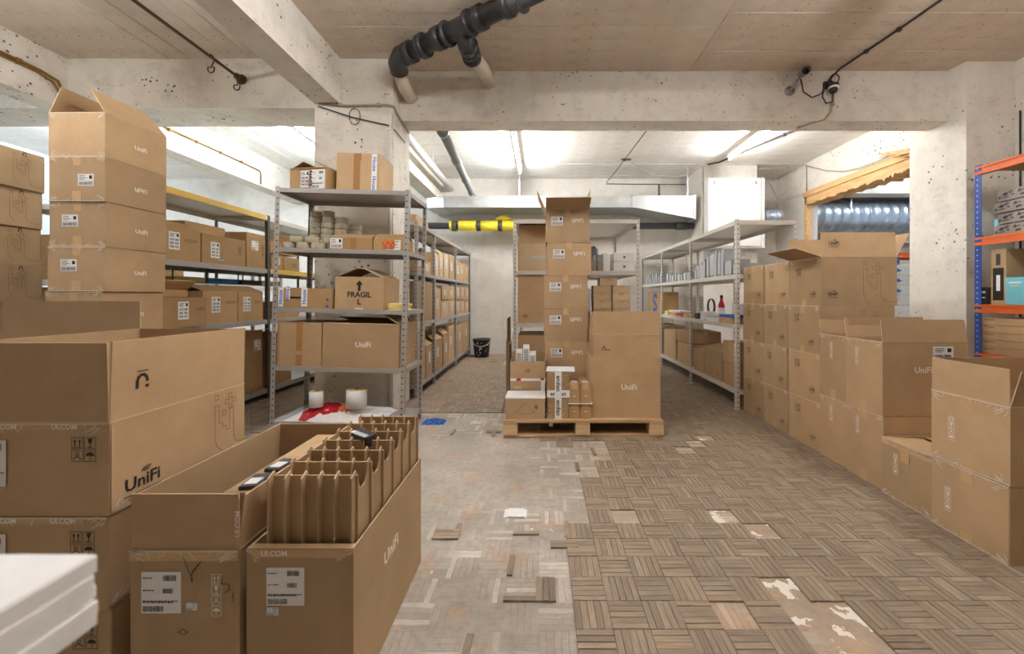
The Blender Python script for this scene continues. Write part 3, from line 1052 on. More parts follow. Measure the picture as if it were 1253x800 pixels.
# ================================================================== RACKS
def rack(name, label, mtx, posts, depth, height, levels, frame='rack_grey', shelf='rack_grey', lip=0.035, group=None, holes=True, leg=None, shelf_mats=None, foot=True):
    """local x along the front, y into the depth; one upright front and back at each post"""
    root = empty(name, mtx)
    tag(root, label, 'shelf rack', group)
    pm = frame + '_holes' if holes else frame
    W, tk = 0.036, 0.0022
    leg = leg or {}
    for n, x in enumerate(posts):
        for y in (0, depth):
            lo = -leg.get((n, 0 if y == 0 else 1), 0.0)
            last = n == len(posts) - 1
            sx, sy = (-1 if last else 1), (1 if y == 0 else -1)
            def mk(lo=lo, sx=sx, sy=sy):
                mb = MB()
                mb.box(min(0, sx * W), max(0, sx * W), min(0, sy * tk), max(0, sy * tk), lo, height)
                mb.box(min(0, sx * tk), max(0, sx * tk), min(sy * tk, sy * W), max(sy * tk, sy * W), lo, height)
                return mb.mesh('rack_upright', pm)
            put('upright', cached(('up', sx, sy, round(lo, 3), height, pm), mk), root, T(x, y, 0))
            if foot:
                put('foot_plate', cached(('foot', sx, sy, frame), lambda: MB().box(min(-.004 * sx, sx * .045), max(-.004 * sx, sx * .045), min(-.004 * sy, sy * .045), max(-.004 * sy, sy * .045), 0, .004).mesh('foot_plate', frame)), root, T(x, y, lo))
    for a, b in zip(posts, posts[1:]):
        L, D = b - a - 0.006, depth - 0.006
        for q, z in enumerate(levels):
            sm = (shelf_mats or {}).get(q, shelf)
            def mk(L=L, D=D, sm=sm):
                mb, t = MB(), 0.0015
                mb.box(0, L, 0, D, -t, 0)
                mb.box(0, L, 0, t, -lip, -t); mb.box(0, L, D - t, D, -lip, -t)
                mb.box(0, t, t, D - t, -lip, -t); mb.box(L - t, L, t, D - t, -lip, -t)
                mb.box(0, L, t, .012, -lip, -lip + t); mb.box(0, L, D - .012, D - t, -lip, -lip + t)
                return mb.mesh('rack_shelf', sm)
            put('shelf', cached(('shelf', round(L, 3), round(D, 3), sm, lip), mk), root, T(a + .003, .003, z))
    return root, mtx

def on(mtx, x, y, z, rz=0):
    return mtx @ T(x, y, z + 0.0006) @ RZ(rz)

R = random.Random(11)
WHT = 'ink_white'

# ---- grey rack in front of the pillar (it leans a little)
SM = T(-1.13, 3.25, 0.008) @ RY(1.5) @ T(-1.10, 0, 0)
S, _ = rack('storage_rack', 'grey slotted-angle rack in front of the concrete pillar with tape rolls and cartons', SM, [0, 1.10], 0.5, 2.02, [0.09, 0.545, 1.027, 1.52, 2.01],
            leg={(0, 0): .032, (0, 1): .032, (1, 0): .003, (1, 1): .003})
# top
carton('shipping_carton', 'kraft carton with two white labels lying on top of the tape-roll rack', on(SM, 0.245, 0.22, 2.01, -12), (0.36, 0.28, 0.185), 'cartons on the tape-roll rack', 'kraft_orange', {'front': (72, .01), 'left': (-62, .14), 'right': (-62, .14)}, [
    ('front', 'label', -0.03, 0.10, 0.085, 0.14, 'tall'), ('front', 'label', 0.10, 0.095, 0.13, 0.16, 'large'),
    ('front', 'text', 0.022, 0.10, 'NACE', 0.05, 'ink', 0.02, {'rot': -90})])
carton('shipping_carton', 'tall kraft carton with a blue and white tape strip on top of the tape-roll rack', on(SM, 0.65, 0.20, 2.01), (0.36, 0.3, 0.315), 'cartons on the tape-roll rack', 'kraft', None, [
    ('front', 'strip', -0.01, 0.157, 0.055, 0.31, 'tape_brown', {}), ('front', 'strip', 0.135, 0.157, 0.045, 0.31, 'paper', {'say': [('House', .045, 0, .07, 'ink_blue'), ('House', .045, 0, -.09, 'ink_blue')], 'sayrot': -90})], tape='y', tape_mat='tape_brown')
# level with the tape rolls
carton('small_carton', 'small kraft carton with a white label beside the tape rolls', on(SM, 0.615, 0.13, 1.52), (0.35, 0.2, 0.098), 'cartons on the tape-roll rack', 'kraft_orange', {'front': (-64, .09), 'back': (-64, .09)}, [
    ('front', 'label', -0.12, 0.05, 0.10, 0.085, 'small'), ('front', 'strip', 0.02, 0.05, 0.05, 0.095, 'tape_brown', {})])
carton('small_carton', 'small kraft carton with a scribbled torn label beside the rack upright', on(SM, 0.935, 0.13, 1.52, -3), (0.26, 0.2, 0.10), 'cartons on the tape-roll rack', 'kraft_orange', {'front': (-60, .09), 'back': (-60, .09)}, [
    ('front', 'label', 0.04, 0.045, 0.12, 0.08, 'large'), ('front', 'strip', 0.0, 0.05, 0.1, 0.07, 'orange_print', {}), ('front', 'scribble', 0, 0.05, [(-.06, .02), (-.03, -.02), (-.01, .025), (.02, -.02), (.03, .02), (.06, 0), (.02, -.03), (-.05, -.03)], .004)])

def tape_roll(label, mtx):
    root = empty('tape_roll', mtx)
    tag(root, label, 'tape', 'rolls of clear packing tape')
    put('tape', cached(('rolltape',), lambda: MB().lathe([(.041, .001), (.052, .001), (.053, .003), (.053, .047), (.052, .049), (.041, .049)], 18, closed=True).mesh('tape_winding', 'roll_tape', True)), root)
    put('core', cached(('rollcore',), lambda: MB().lathe([(.038, 0), (.041, 0), (.041, .05), (.038, .05)], 18, closed=True).mesh('tape_core', 'kraft_edge', True)), root)
ORD = ['lowest', 'second', 'third', 'fourth', 'fifth', 'sixth', 'seventh']
stacks = [('stack nearest the bare upright', .175, .30, 7), ('second stack along', .29, .27, 7), ('third stack along', .405, .28, 6), ('stack behind the small carton', .50, .36, 5)]
for nm, x, y, c in stacks:
    for k in range(c):
        lab = ('lowest' if k == 0 else 'topmost' if k == c - 1 else ORD[k] + ' from below') + ' clear tape roll in the tall ' + nm
        tape_roll(lab, on(SM, x + R.uniform(-.006, .006), y + R.uniform(-.006, .006), 1.52 + k * .051, R.uniform(0, 360)))
for k, (x, y, z, w) in enumerate([(.085, .07, 0, 'lower clear tape roll at the shelf edge beside the rack upright'), (.205, .06, 0, 'clear tape roll second from the upright in the front row'), (.325, .07, 0, 'clear tape roll third in the front row, beside the labelled carton'),
                                  (.40, .14, 0, 'clear tape roll tucked behind the labelled small carton'), (.14, .075, 1, 'clear tape roll set on the first two front rolls'), (.265, .08, 1, 'clear tape roll set on the second and third front rolls'), (.385, .13, 1, 'clear tape roll set on the rolls behind the labelled carton'), (.075, .19, 0, 'clear tape roll behind the front row near the upright')]):
    tape_roll(w, on(SM, x, y, 1.52 + z * .051, R.uniform(0, 360)))
# level with the FRAGIL carton
carton('flat_carton', 'flat kraft carton with three blue and white tape strips', on(SM, 0.245, 0.13, 1.027), (0.47, 0.24, 0.165), 'cartons on the tape-roll rack', 'kraft_orange', None, [
    ('front', 'strip', -0.185, 0.085, 0.045, 0.155, 'paper', {'say': [('House', .045, 0, 0, 'ink_blue')], 'sayrot': 90}), ('front', 'strip', -0.125, 0.115, 0.035, 0.10, 'paper', {'say': [('House', .045, 0, 0, 'ink_blue')], 'sayrot': -90}),
    ('front', 'strip', 0.01, 0.09, 0.05, 0.155, 'paper', {'say': [('House', .045, 0, 0, 'ink_blue')], 'sayrot': 90}), ('front', 'strip', -0.065, 0.085, 0.085, 0.016, 'ink', {}), ('front', 'strip', 0.20, 0.075, .018, .018, 'ink_blue', {}), ('front', 'strip', 0.20, 0.02, .018, .018, 'ink_blue', {})])
carton('shipping_carton', 'kraft carton printed with a large FRAGIL and an arrow, lid gaping', on(SM, 0.70, 0.2, 1.027), (0.40, 0.36, 0.265), 'cartons on the tape-roll rack', 'kraft', {'front': (-76, .01), 'left': (-66, .19), 'right': (-66, .19)}, [
    ('front', 'text', 0, 0.12, 'FRAGIL', 0.062, 'ink', 0.03), ('front', 'text', 0, 0.06, 'L', 0.062, 'ink', 0.03),
    ('front', 'arrow', 0, .195, .085), ('front', 'strip', 0, 0.006, .07, .01, 'paper', {})])
for k in range(4):
    o = put('padded_envelope', cached(('env',), lambda: MB().cbox(.13, .2, .013, .005).mesh('padded_envelope', 'yellow_paper')), None, on(SM, 1.0 + R.uniform(-.008, .008), 0.13, 1.027 + k * .014, R.uniform(-6, 6)))
    tag(o, ['lowest', 'second lowest', 'second highest', 'topmost'][k] + ' yellow padded envelope in the small pile beside the FRAGIL carton', 'envelope', 'padded envelopes')
# level with the wide UniFi carton
carton('shipping_carton', 'kraft carton with a brown tape strip beside the wide carton on the low shelf', on(SM, 0.215, 0.22, 0.545), (0.37, 0.4, 0.36), 'cartons on the tape-roll rack', 'kraft', None, [('front', 'strip', 0.0, 0.24, 0.05, 0.23, 'tape_brown', {}), ('front', 'strip', 0.0, 0.05, 0.05, 0.09, 'tape_brown', {})], tape='y', tape_mat='tape_brown')
carton('shipping_carton', 'wide kraft carton with white lettering under the FRAGIL carton', on(SM, 0.725, 0.235, 0.545), (0.63, 0.44, 0.365), 'cartons on the tape-roll rack', 'kraft', {'front': (-70, .01), 'back': (-78, .2), 'right': (-58, .16)}, [('front', 'text', 0.02, 0.19, 'UniFi', 0.062, WHT, 0.02), ('right', 'label', -0.1, 0.24, 0.09, 0.13, 'tall')])
# bottom
bag = empty('plastic_bag', on(SM, 0.5, 0.22, 0.09))
tag(bag, 'crumpled red and white plastic bag under the label rolls', 'bag')
def crumple(seed, w, d, h, mat):
    rnd = random.Random(seed)
    mb, n, m = MB(), 12, 8
    for j in range(m + 1):
        for i in range(n + 1):
            u, v = i / n, j / m
            e = math.sin(math.pi * u) * math.sin(math.pi * v)
            mb.v.append(((u - .5) * w + rnd.uniform(-.01, .01), (v - .5) * d + rnd.uniform(-.01, .01), max(0, h * e ** .5 + rnd.uniform(-.012, .012) * (e > 0))))
    for j in range(m):
        for i in range(n):
            a = j * (n + 1) + i
            mb.f.append((a, a + 1, a + n + 2, a + n + 1))
    b = len(mb.v)
    mb.v += [(x, y, 0) for x, y, z in mb.v[:b]]
    for j in range(m):
        for i in range(n):
            a = b + j * (n + 1) + i
            mb.f.append((a, a + n + 1, a + n + 2, a + 1))
    return mb.mesh('bag_film', mat)
put('bag_body', crumple(1, .8, .4, .085, 'paper'), bag)
put('red_print', crumple(2, .40, .26, .115, 'red_plastic'), bag, T(-.12, -.04, 0) @ RZ(10))
put('orange_print', crumple(3, .16, .2, .12, 'orange_print'), bag, T(.06, -.05, 0))
def label_roll(label, mtx, r, h):
    root = empty('label_roll', mtx)
    tag(root, label, 'label roll', 'rolls of white labels')
    put('paper_winding', MB().lathe([(.02, 0), (r, 0), (r, h), (.02, h)], 24, closed=True).mesh('paper_winding', 'paper', True), root)
    put('roll_edge', MB().lathe([(.022, h), (r - .001, h), (r - .001, h + .0012), (.022, h + .0012)], 24, closed=True).mesh('roll_edge', 'yellow_paper'), root)
    put('core', MB().lathe([(.017, 0), (.02, 0), (.02, h + .002), (.017, h + .002)], 16, closed=True).mesh('roll_core', 'kraft'), root)
label_roll('slimmer roll of white labels standing under the grey rack', on(SM, 0.325, .10, .195), .055, .13)
label_roll('thicker roll of white labels standing under the grey rack', on(SM, 0.655, .12, .195), .083, .15)
o = put('blue_cloth', crumple(4, .2, .12, .03, 'ink_blue'), None, T(-0.98, 3.62, 0.0))
tag(o, 'folded blue cloth on the floor at the foot of the grey rack', 'cloth')

# ---- long rack with yellow edges along the far side of the aisle
BM = T(-3.08, 2.97, 0.008) @ RZ(90)
B, _ = rack('storage_rack', 'long dark rack with yellow shelf edges behind the tall carton stack', BM, [0, 1.5, 3.0, 4.4], 0.6, 2.06, [0.11, 0.885, 1.455, 2.05], 'rack_dark', 'rack_grey', 0.05, shelf_mats={3: 'rack_light'})
for a, b, z in ((0, 1.5, 2.05), (1.5, 3.0, 1.455)):
    put('yellow_edge', MB().box(a + .04, b - .03, -0.004, -0.001, z - .05, z + .004).mesh('yellow_edge', 'rack_yellow'), B)
GB = 'cartons on the yellow-edged rack'
tl = lambda u, v: ('front', 'label', u, v, .10, .15, 'tall')
def bcart(x0, x1, z, h, lab, flaps=None, dec=(), y=.02, d=.4, mat='kraft_orange', mt=BM, grp=GB, nm='shipping_carton', rz=0, tape='x'):
    return carton(nm, lab, on(mt, (x0 + x1) / 2, y + d / 2, z, rz), (x1 - x0 - .006, d, h), grp, mat, flaps, dec, tape)
gap = {'front': (-68, .17), 'back': (-68, .17)}
bcart(.20, .64, 1.455, .27, 'kraft carton beside the tall stack on the upper shelf of the yellow-edged rack', {'front': (-62, .17), 'back': (-70, .2)}, [tl(-.04, .16), ('front', 'icons', .12, .18, 4, 1, .03, 'ink_soft')])
bcart(.65, 1.19, 1.455, .27, 'long kraft carton with torn tape and a green sticker on the upper shelf', None, [tl(-.12, .13), ('front', 'strip', -.05, .04, .08, .012, 'cyan', {}), ('front', 'icons', .19, .16, 1, 2, .04, 'ink_soft')])
bcart(.70, 1.17, 1.455 + .275, .12, 'low kraft tray behind, on top of the torn-tape carton', {}, y=.22, d=.2)
bcart(1.20, 1.49, 1.455, .37, 'tall kraft carton next to the rack upright on the upper shelf', None, [('front', 'label', -.02, .24, .1, .1, 'large'), ('front', 'icons', .1, .2, 1, 4, .03, 'ink_soft')])
bcart(1.58, 1.80, 1.455, .18, 'low kraft carton seen under the tape rolls on the far rack, with a white label', None, [('front', 'label', 0, .11, .09, .09, 'tall')])
bcart(1.81, 2.12, 1.455, .17, 'low kraft carton with printed marks seen under the tape rolls on the far rack', None, [('front', 'icons', .05, .08, 2, 1, .05, 'ink_soft')])
bcart(1.60, 2.2, 2.05 - .59 + .19 + .01, .14, 'flat open kraft tray on the low cartons behind the tape rolls', {'front': (40, .1)}, y=.1, d=.3)
bcart(.18, .615, .885, .25, 'kraft carton protruding from the middle shelf beside the tall stack', None, [tl(-.02, .14), ('front', 'icons', .15, .15, 3, 1, .03, 'ink_soft')], y=-.06)
bcart(.10, .60, .885 + .256, .06, 'open kraft tray lying on the protruding carton', {'front': (50, .12)}, y=.1, d=.3)
bcart(.66, 1.08, .885, .31, 'kraft carton with a gaping lid in the middle of the middle shelf', gap, [tl(-.06, .18), ('front', 'icons', .12, .2, 4, 1, .028, 'ink_soft')])
bcart(1.085, 1.45, .885, .31, 'kraft carton with a gaping lid next to the upright on the middle shelf', gap, [tl(-.06, .18), ('front', 'icons', .1, .2, 3, 1, .028, 'ink_soft')])
bcart(1.62, 2.1, .885, .2, 'kraft carton behind the flat taped carton on the middle shelf of the far rack', None, [])
bcart(.98, 1.485, .11, .66, 'very large kraft carton with a pale open lid, bottom of the yellow-edged rack', {'front': (84, .12), 'back': (-60, .2)}, [('front', 'label', .17, .5, .1, .12, 'large')], y=.05, d=.5)
bcart(1.56, 2.0, .11, .60, 'large kraft carton past the very large one on the bottom shelf of the yellow-edged rack', {'front': (84, .1)}, [], y=.05, d=.5)
bcart(.1, .9, .11, .58, 'large kraft carton low behind the open front boxes, on the bottom shelf', None, [], d=.5)
for k, (x, w, mat) in enumerate([(.10, .5, 'paper'), (.70, .35, 'yellow_paper'), (1.08, .40, 'blue_card'), (1.56, .25, 'dark_card'), (1.85, .34, 'paper')]):
    o = put('flat_box', cached(('fb', w, mat), lambda: MB().cbox(w, .2, .05, .004).mesh('flat_box', mat)), None, on(BM, x + w / 2, .42, 1.285))
    tag(o, ['white', 'yellow', 'blue', 'dark', 'second white'][k] + ' flat box hung high behind the cartons of the middle shelf', 'box', 'flat boxes under the upper shelf')
    # small hanging ledge that carries it
    put('hanging_ledge', cached(('ledge', w), lambda: MB().box(-w / 2 - .01, w / 2 + .01, -.11, .11, -.006, 0).mesh('hanging_ledge', 'rack_dark')), B, T(x + w / 2, .42, 1.285))
    for q in (-1, 1):
        put('hanger', cached(('hanger',), lambda: MB().box(-.004, .004, -.1, -.09, -.006, .12).mesh('hanger', 'rack_dark')), B, T(x + w / 2 + q * (w / 2 + .006), .42, 1.285))

# ---- rack in the far bay behind
AM = T(-4.32, 3.62, 0.008) @ RZ(90)
A, _ = rack('storage_rack', 'light rack in the bay behind the printed carton pile', AM, [0, 1.5, 3.0], 0.5, 2.0, [0.1, 0.9, 1.3, 1.99], 'rack_grey', 'rack_light', .05)
GA = 'cartons on the rack in the far bay'
for k, (z, h) in enumerate([(.9, .33), (1.3, .42), (.1, .5)]):
    bcart(.06, .55, z, h, 'dark-shaded kraft carton beside the printed pile, on the ' + ['middle', 'upper', 'bottom'][k] + ' shelf of the bay rack', None, [], mt=AM, grp=GA)
    bcart(.62, 1.2, z, h * .8, 'kraft carton deeper along the ' + ['middle', 'upper', 'bottom'][k] + ' shelf of the bay rack', None, [], mt=AM, grp=GA)

# ---- rack row behind the pillar
CM = T(-1.39, 4.46, 0.008) @ RZ(90)
C, _ = rack('storage_rack', 'long grey rack row filled with labelled cartons from the pillar to the bucket', CM, [0, .73, 2.03, 3.34], 0.42, 2.0, [0.14, 0.845, 1.42, 1.99], 'rack_grey', 'rack_grey', .04)
GC = 'cartons on the rack row behind the pillar'
def crow(z, zn, items, y=.02, d=.36):
    for n, (x0, x1, h, lab, kw) in enumerate(items):
        w = x1 - x0
        dec = []
        if kw.get('l', 1):
            dec = [('front', 'label', R.uniform(-.2, .2) * w * .5, h * R.uniform(.5, .65), min(.1, w * .4), .13 if h > .2 else .08, 'tall')]
        fl = {'front': (-55, .12), 'back': (-60, .12)} if kw.get('o') else None
        bcart(x0, x1, z, h, lab, fl, dec, mt=CM, grp=GC, y=y + kw.get('y', 0), d=d, mat=kw.get('m', 'kraft'), rz=R.uniform(-1.5, 1.5))
crow(1.42, 'upper', [
    (.04, .30, .20, 'small carton just past the pillar on the upper shelf of the rack row', {}), (.32, .60, .16, 'second small carton past the pillar on the upper shelf of the rack row', {}),
    (.76, 1.00, .30, 'pale carton first in the middle bay on the upper shelf of the rack row', {'m': 'kraft_pale'}), (1.01, 1.26, .34, 'pale carton with an open top second in the middle bay, upper shelf', {'m': 'kraft_pale', 'o': 1}),
    (1.28, 1.60, .36, 'tall carton third in the middle bay on the upper shelf of the rack row', {'m': 'kraft_pale'}), (1.62, 1.99, .38, 'tall carton last in the middle bay on the upper shelf of the rack row', {}),
    (2.08, 2.40, .33, 'open carton first in the bay by the bucket wall, upper shelf', {'o': 1}), (2.42, 2.75, .32, 'carton in the middle of the bay by the bucket wall, upper shelf', {}), (2.78, 3.28, .34, 'carton at the wall end of the upper shelf of the rack row', {})])
crow(.845, 'middle', [
    (.05, .68, .48, 'big blank brown carton just past the pillar on the middle shelf of the rack row', {'l': 0}),
    (.78, 1.12, .40, 'upright carton with an open lid first in the middle bay, middle shelf', {'o': 1}), (1.14, 1.55, .24, 'lower carton second in the middle bay on the middle shelf', {}), (1.57, 1.99, .25, 'lower carton last in the middle bay on the middle shelf', {}),
    (2.08, 2.48, .23, 'lower carton first in the wall bay on the middle shelf', {}), (2.50, 2.88, .23, 'lower carton second in the wall bay on the middle shelf', {}), (2.90, 3.28, .23, 'lower carton at the wall end of the middle shelf', {})])
crow(.845 + .257, 'middle', [(1.20, 1.55, .20, 'upper carton stacked second in the middle bay, middle shelf', {}), (1.58, 1.98, .20, 'upper carton stacked last in the middle bay, middle shelf', {}),
    (2.09, 2.48, .21, 'upper carton stacked first in the wall bay, middle shelf', {}), (2.50, 2.88, .21, 'upper carton stacked second in the wall bay, middle shelf', {}), (2.91, 3.28, .21, 'upper carton stacked at the wall end of the middle shelf', {})])
crow(.14, 'bottom', [(.05, .36, .58, 'tall carton with black print just past the pillar on the bottom shelf', {}), (.38, .68, .40, 'open carton second past the pillar on the bottom shelf', {'o': 1}),
    (.78, 1.20, .42, 'carton with an open lid first in the middle bay, bottom shelf', {'o': 1}), (1.24, 1.56, .46, 'carton second in the middle bay on the bottom shelf', {'o': 1}), (1.58, 1.98, .55, 'tall carton last in the middle bay on the bottom shelf', {}),
    (2.10, 2.66, .52, 'tall carton first in the wall bay on the bottom shelf', {}), (2.70, 3.27, .52, 'tall carton at the wall end of the bottom shelf', {})])
carton('flat_carton', 'flat carton lying on top of the rack row behind the pillar', on(CM, .35, .2, 1.99), (.5, .3, .1), GC)

# ---- light rack behind the pallet
DM = T(-0.315, 4.5, 0.008)
D, _ = rack('storage_rack', 'pale slotted-angle rack with white boxes right behind the loaded pallet', DM, [0, 1.435], 1.43, 2.03, [0.2, 0.84, 1.435, 2.02], 'rack_light', 'rack_light', .045)
GD = 'cartons on the pale rack behind the pallet'
bcart(.045, .50, 1.435, .32, 'pale kraft carton with a paper strip on the upper shelf behind the tall stack', None, [('front', 'strip', .1, .16, .32, .035, 'paper_grey', {})], mt=DM, grp=GD, y=.03, d=.5, mat='kraft_pale')
bcart(.045, .50, 1.76, .24, 'shaded brown carton on the pale carton with the paper strip', None, [], mt=DM, grp=GD, mat='kraft', y=.25, d=.4)
bcart(.045, .62, .84, .555, 'big brown carton with small black print on the middle shelf behind the tall stack', None, [('front', 'wifi', -.2, .08, .03, 'ink')], mt=DM, grp=GD, mat='kraft', y=.03, d=.6)
bcart(.045, .62, .2, .50, 'brown carton on the low shelf behind the pallet', None, [], mt=DM, grp=GD, mat='kraft', y=.03, d=.6)
bcart(.70, 1.2, .2, .50, 'second brown carton on the low shelf behind the pallet', None, [], mt=DM, grp=GD, mat='kraft', y=.1, d=.6)
for k in range(2):
    r_ = empty('drawer_box', on(DM, 1.265, .15, 1.435 + k * .108))
    tag(r_, ['lower', 'upper'][k] + ' white box with a round grey spot on the pale rack', 'box', 'white boxes with a grey spot')
    put('body', cached(('drw',), lambda: MB().cbox(.24, .26, .104, .004).mesh('drawer_body', 'paper')), r_)
    put('grey_spot', cached(('knob',), lambda: MB().tube([(0, -.132, .05), (0, -.137, .05)], .014, 14).mesh('grey_spot', 'ink_grey')), r_)
for k, (x, w, h, lab, m) in enumerate([(1.07, .07, .21, 'narrow white box standing beside the boxes with grey spots', 'paper'), (1.00, .06, .19, 'narrow grey box beside the narrow white box', 'grey_card'), (.92, .08, .12, 'small taupe box at the inner end of the white boxes', 'grey_card')]):
    o = put('small_box', MB().cbox(w, .2, h, .004).mesh('small_box', m), None, on(DM, x, .18, 1.435))
    tag(o, lab, 'box', 'small boxes on the pale rack')
o = put('silver_sack', crumple(9, .20, .36, .36, 'silver_bag'), None, on(DM, .97, .52, 1.435))
tag(o, 'dark silvery foil sack slumped on the upper shelf of the pale rack', 'sack')
cnt = 0
for c, (x, n) in enumerate(((1.015, 5), (1.235, 5))):
    for k in range(n):
        lab = ['lowest', 'second', 'third', 'fourth', 'top'][k] + ' little kraft carton of the ' + ['inner', 'outer'][c] + ' column on the pale rack'
        carton('small_carton', lab, on(DM, x + R.uniform(-.004, .004), .13, .84 + k * .0865), (.205, .2, .084), 'little kraft cartons on the pale rack', 'kraft_pale', tape='y')
carton('small_carton', 'single little kraft carton lying across both columns on the pale rack', on(DM, 1.09, .14, .84 + 5 * .0865), (.2, .2, .084), 'little kraft cartons on the pale rack', 'kraft_pale', tape='y')
for k in range(3):
    o = put('paper_pack', cached(('pp',), lambda: MB().cbox(.13, .25, .13, .004).mesh('paper_pack', 'paper_grey')), None, on(DM, .82, .16, .84 + k * .132))
    tag(o, ['lowest', 'middle', 'topmost'][k] + ' greyish paper pack beside the little kraft cartons', 'pack', 'paper packs on the pale rack')
# flat cardboard leaning at its side
cs = empty('cardboard_sheet', T(-0.365, 4.46, .008))
tag(cs, 'flattened cardboard leaning against the side of the pale rack', 'cardboard')
put('panel', MB().box(-.03, -.022, 0, .5, 0, .66).mesh('cardboard_panel', 'kraft'), cs)
put('panel', MB().box(-.02, -.012, .01, .45, 0, .9).mesh('cardboard_panel', 'kraft'), cs)
put('panel', MB().box(-.008, .0, .03, .5, 0, .6).mesh('cardboard_panel', 'kraft_edge'), cs)

# ---- light rack on the far side of the pallet aisle
EM = T(1.97, 7.76, 0.008) @ RZ(-90)
E, _ = rack('storage_rack', 'pale rack with slim white boxes between the pallet and the carton wall', EM, [0, 1.25, 2.5, 3.76], 0.62, 1.925, [0.20, .86, 1.37, 1.915], 'rack_light', 'rack_light', .045)
GE = 'cartons on the pale rack by the carton wall'
def slim(x, h, w, lab, lean=0, y=.03, m='paper_grey', d=.2):
    r_ = empty('slim_box', on(EM, x, y + d / 2, 1.37) @ RY(lean))
    tag(r_, lab, 'box', 'slim white boxes standing in a row')
    put('body', cached(('slb', round(h, 3), round(w, 3), m), lambda: MB().cbox(w, d, h, .003).mesh('slim_box', m)), r_)
    put('lid_edge', cached(('sll', round(h, 3), round(w, 3)), lambda: MB().box(-w / 2 - .0015, w / 2 + .0015, -d / 2 - .002, -d / 2, h * .1, h * .9).mesh('lid_edge', 'paper_grey')), r_)
NTH = ['first', 'second', 'third', 'fourth', 'fifth', 'sixth', 'seventh', 'eighth', 'ninth', 'tenth', 'eleventh', 'twelfth', 'thirteenth', 'fourteenth']
x = 3.70
for k, h in enumerate([.12, .17, .17, .30, .30, .30, .30, .29, .28, .23, .17, .21, .18, .13]):
    w = .065 if k > 2 else .09
    slim(x - w / 2, h, w * .86, NTH[k] + ' slim white box from the nearest upright, in the near bay of the upper shelf', R.uniform(-1.5, 3) if 2 < k < 12 else 0, y=.03 + R.uniform(0, .02), m=R.choice(['grey_plastic', 'grey_plastic', 'paper_grey']))
    x -= w + .012
x = 2.42
for k, h in enumerate([.10, .10, .09, .10, .12, .10, .12, .14]):
    slim(x - .05, h, .06 + .03 * (k % 2), NTH[k] + ' low white box in the middle bay, counted from its near upright', 0, m=R.choice(['grey_plastic', 'paper_grey']))
    x -= .125
x = 1.18
for k, h in enumerate([.17, .13, .18, .16, .19, .14, .17, .15]):
    slim(x - .04, h, .05, NTH[k] + ' slim grey box in the wall bay, counted from its near upright', R.uniform(-2, 2), m='grey_plastic')
    x -= .12
# middle shelf oddments
def smallbox(name, x, y, w, d, h, m, lab, cat='box', rz=0, z=.86):
    o = put(name, MB().cbox(w, d, h, .003).mesh(name, m), None, on(EM, x, y, z, rz))
    tag(o, lab, cat, 'oddments on the middle shelf of the pale rack')
    return o
smallbox('wooden_tray', 3.45, .12, .3, .18, .055, 'lintel_wood', 'shallow brown wooden tray near the upright of the pale rack', 'tray')
smallbox('flat_box', 3.47, .14, .36, .2, .03, 'ink_blue', 'dark blue flat box lying across the wooden tray', z=.9165)
smallbox('flat_box', 3.08, .12, .22, .18, .035, 'paper', 'lower flat white box beside the wooden tray')
smallbox('flat_box', 3.07, .12, .2, .17, .03, 'paper_grey', 'upper flat grey box on the flat white box', z=.896)
smallbox('small_box', 2.84, .10, .12, .14, .10, 'paper', 'small white box beside the red bottle')
smallbox('small_box', 2.66, .10, .12, .14, .07, 'dark_card', 'small dark box near the middle upright')
smallbox('small_box', 3.24, .3, .14, .12, .2, 'paper', 'upright white box behind the red bottle')
smallbox('wooden_tray', 2.30, .12, .22, .2, .05, 'lintel_wood', 'small brown tray in the middle bay of the pale rack', 'tray')
smallbox('flat_box', 2.06, .12, .2, .2, .045, 'red_plastic', 'low reddish box beside the small brown tray')
smallbox('flat_box', 1.78, .12, .26, .2, .05, 'lintel_wood', 'low brown box at the far end of the middle bay')
smallbox('flat_box', 1.80, .12, .5, .18, .025, 'paper', 'long flat white box on the low brown box', z=.9116)
smallbox('flat_box', 1.46, .12, .14, .2, .06, 'yellow_paper', 'low yellow box beside the far upright of the middle bay')
bt = empty('bottle', on(EM, 2.95, .22, .86))
tag(bt, 'red bottle with a white label standing on the pale rack', 'bottle', 'oddments on the middle shelf of the pale rack')
put('body', MB().lathe([(0, 0), (.036, 0), (.038, .01), (.038, .17), (.03, .2), (.016, .24), (.016, .27)], 18).mesh('bottle_body', 'red_plastic', True), bt)
put('label', MB().lathe([(.0385, .07), (.0385, .15)], 18).mesh('bottle_label', 'paper', True), bt)
put('cap', MB().lathe([(.018, .268), (.018, .3), (0, .3)], 14).mesh('bottle_cap', 'ink', True), bt)
sb = carton('shipping_carton', 'kraft carton with a big blue S-shaped print in the wall bay of the pale rack', on(EM, .72, .2, .86), (.72, .3, .36), GE, 'kraft_orange', None, [], tape='y')
def big_s():
    mb = MB()
    pts = [(.12, .26), (.05, .30), (-.05, .30), (-.11, .26), (-.10, .21), (-.02, .17), (.08, .13), (.11, .08), (.05, .04), (-.05, .03), (-.13, .05)]
    stroke(mb, pts, .065)
    return mb.mesh('big_blue_print', 'ink_blue')
put('big_blue_print', big_s(), sb, T(.02, -.1508, .01) @ FACES['front'])
smallbox('small_box', .42, .1, .16, .14, .12, 'paper_grey', 'small pale box in front of the blue-printed carton', z=.86) if False else None
o = put('wire_coil', (lambda mb: [mb.tube([(.11 * math.cos(a * .5 + q * 2) * (1 + .12 * math.sin(q * 3)), .02 * q * .2, .13 + .11 * math.sin(a * .5 + q * 2)) for a in range(14)], .004, 5) for q in range(6)] and mb.mesh('wire_coil', 'cable_dark'))(MB()), None, on(EM, 2.1, .45, .872))
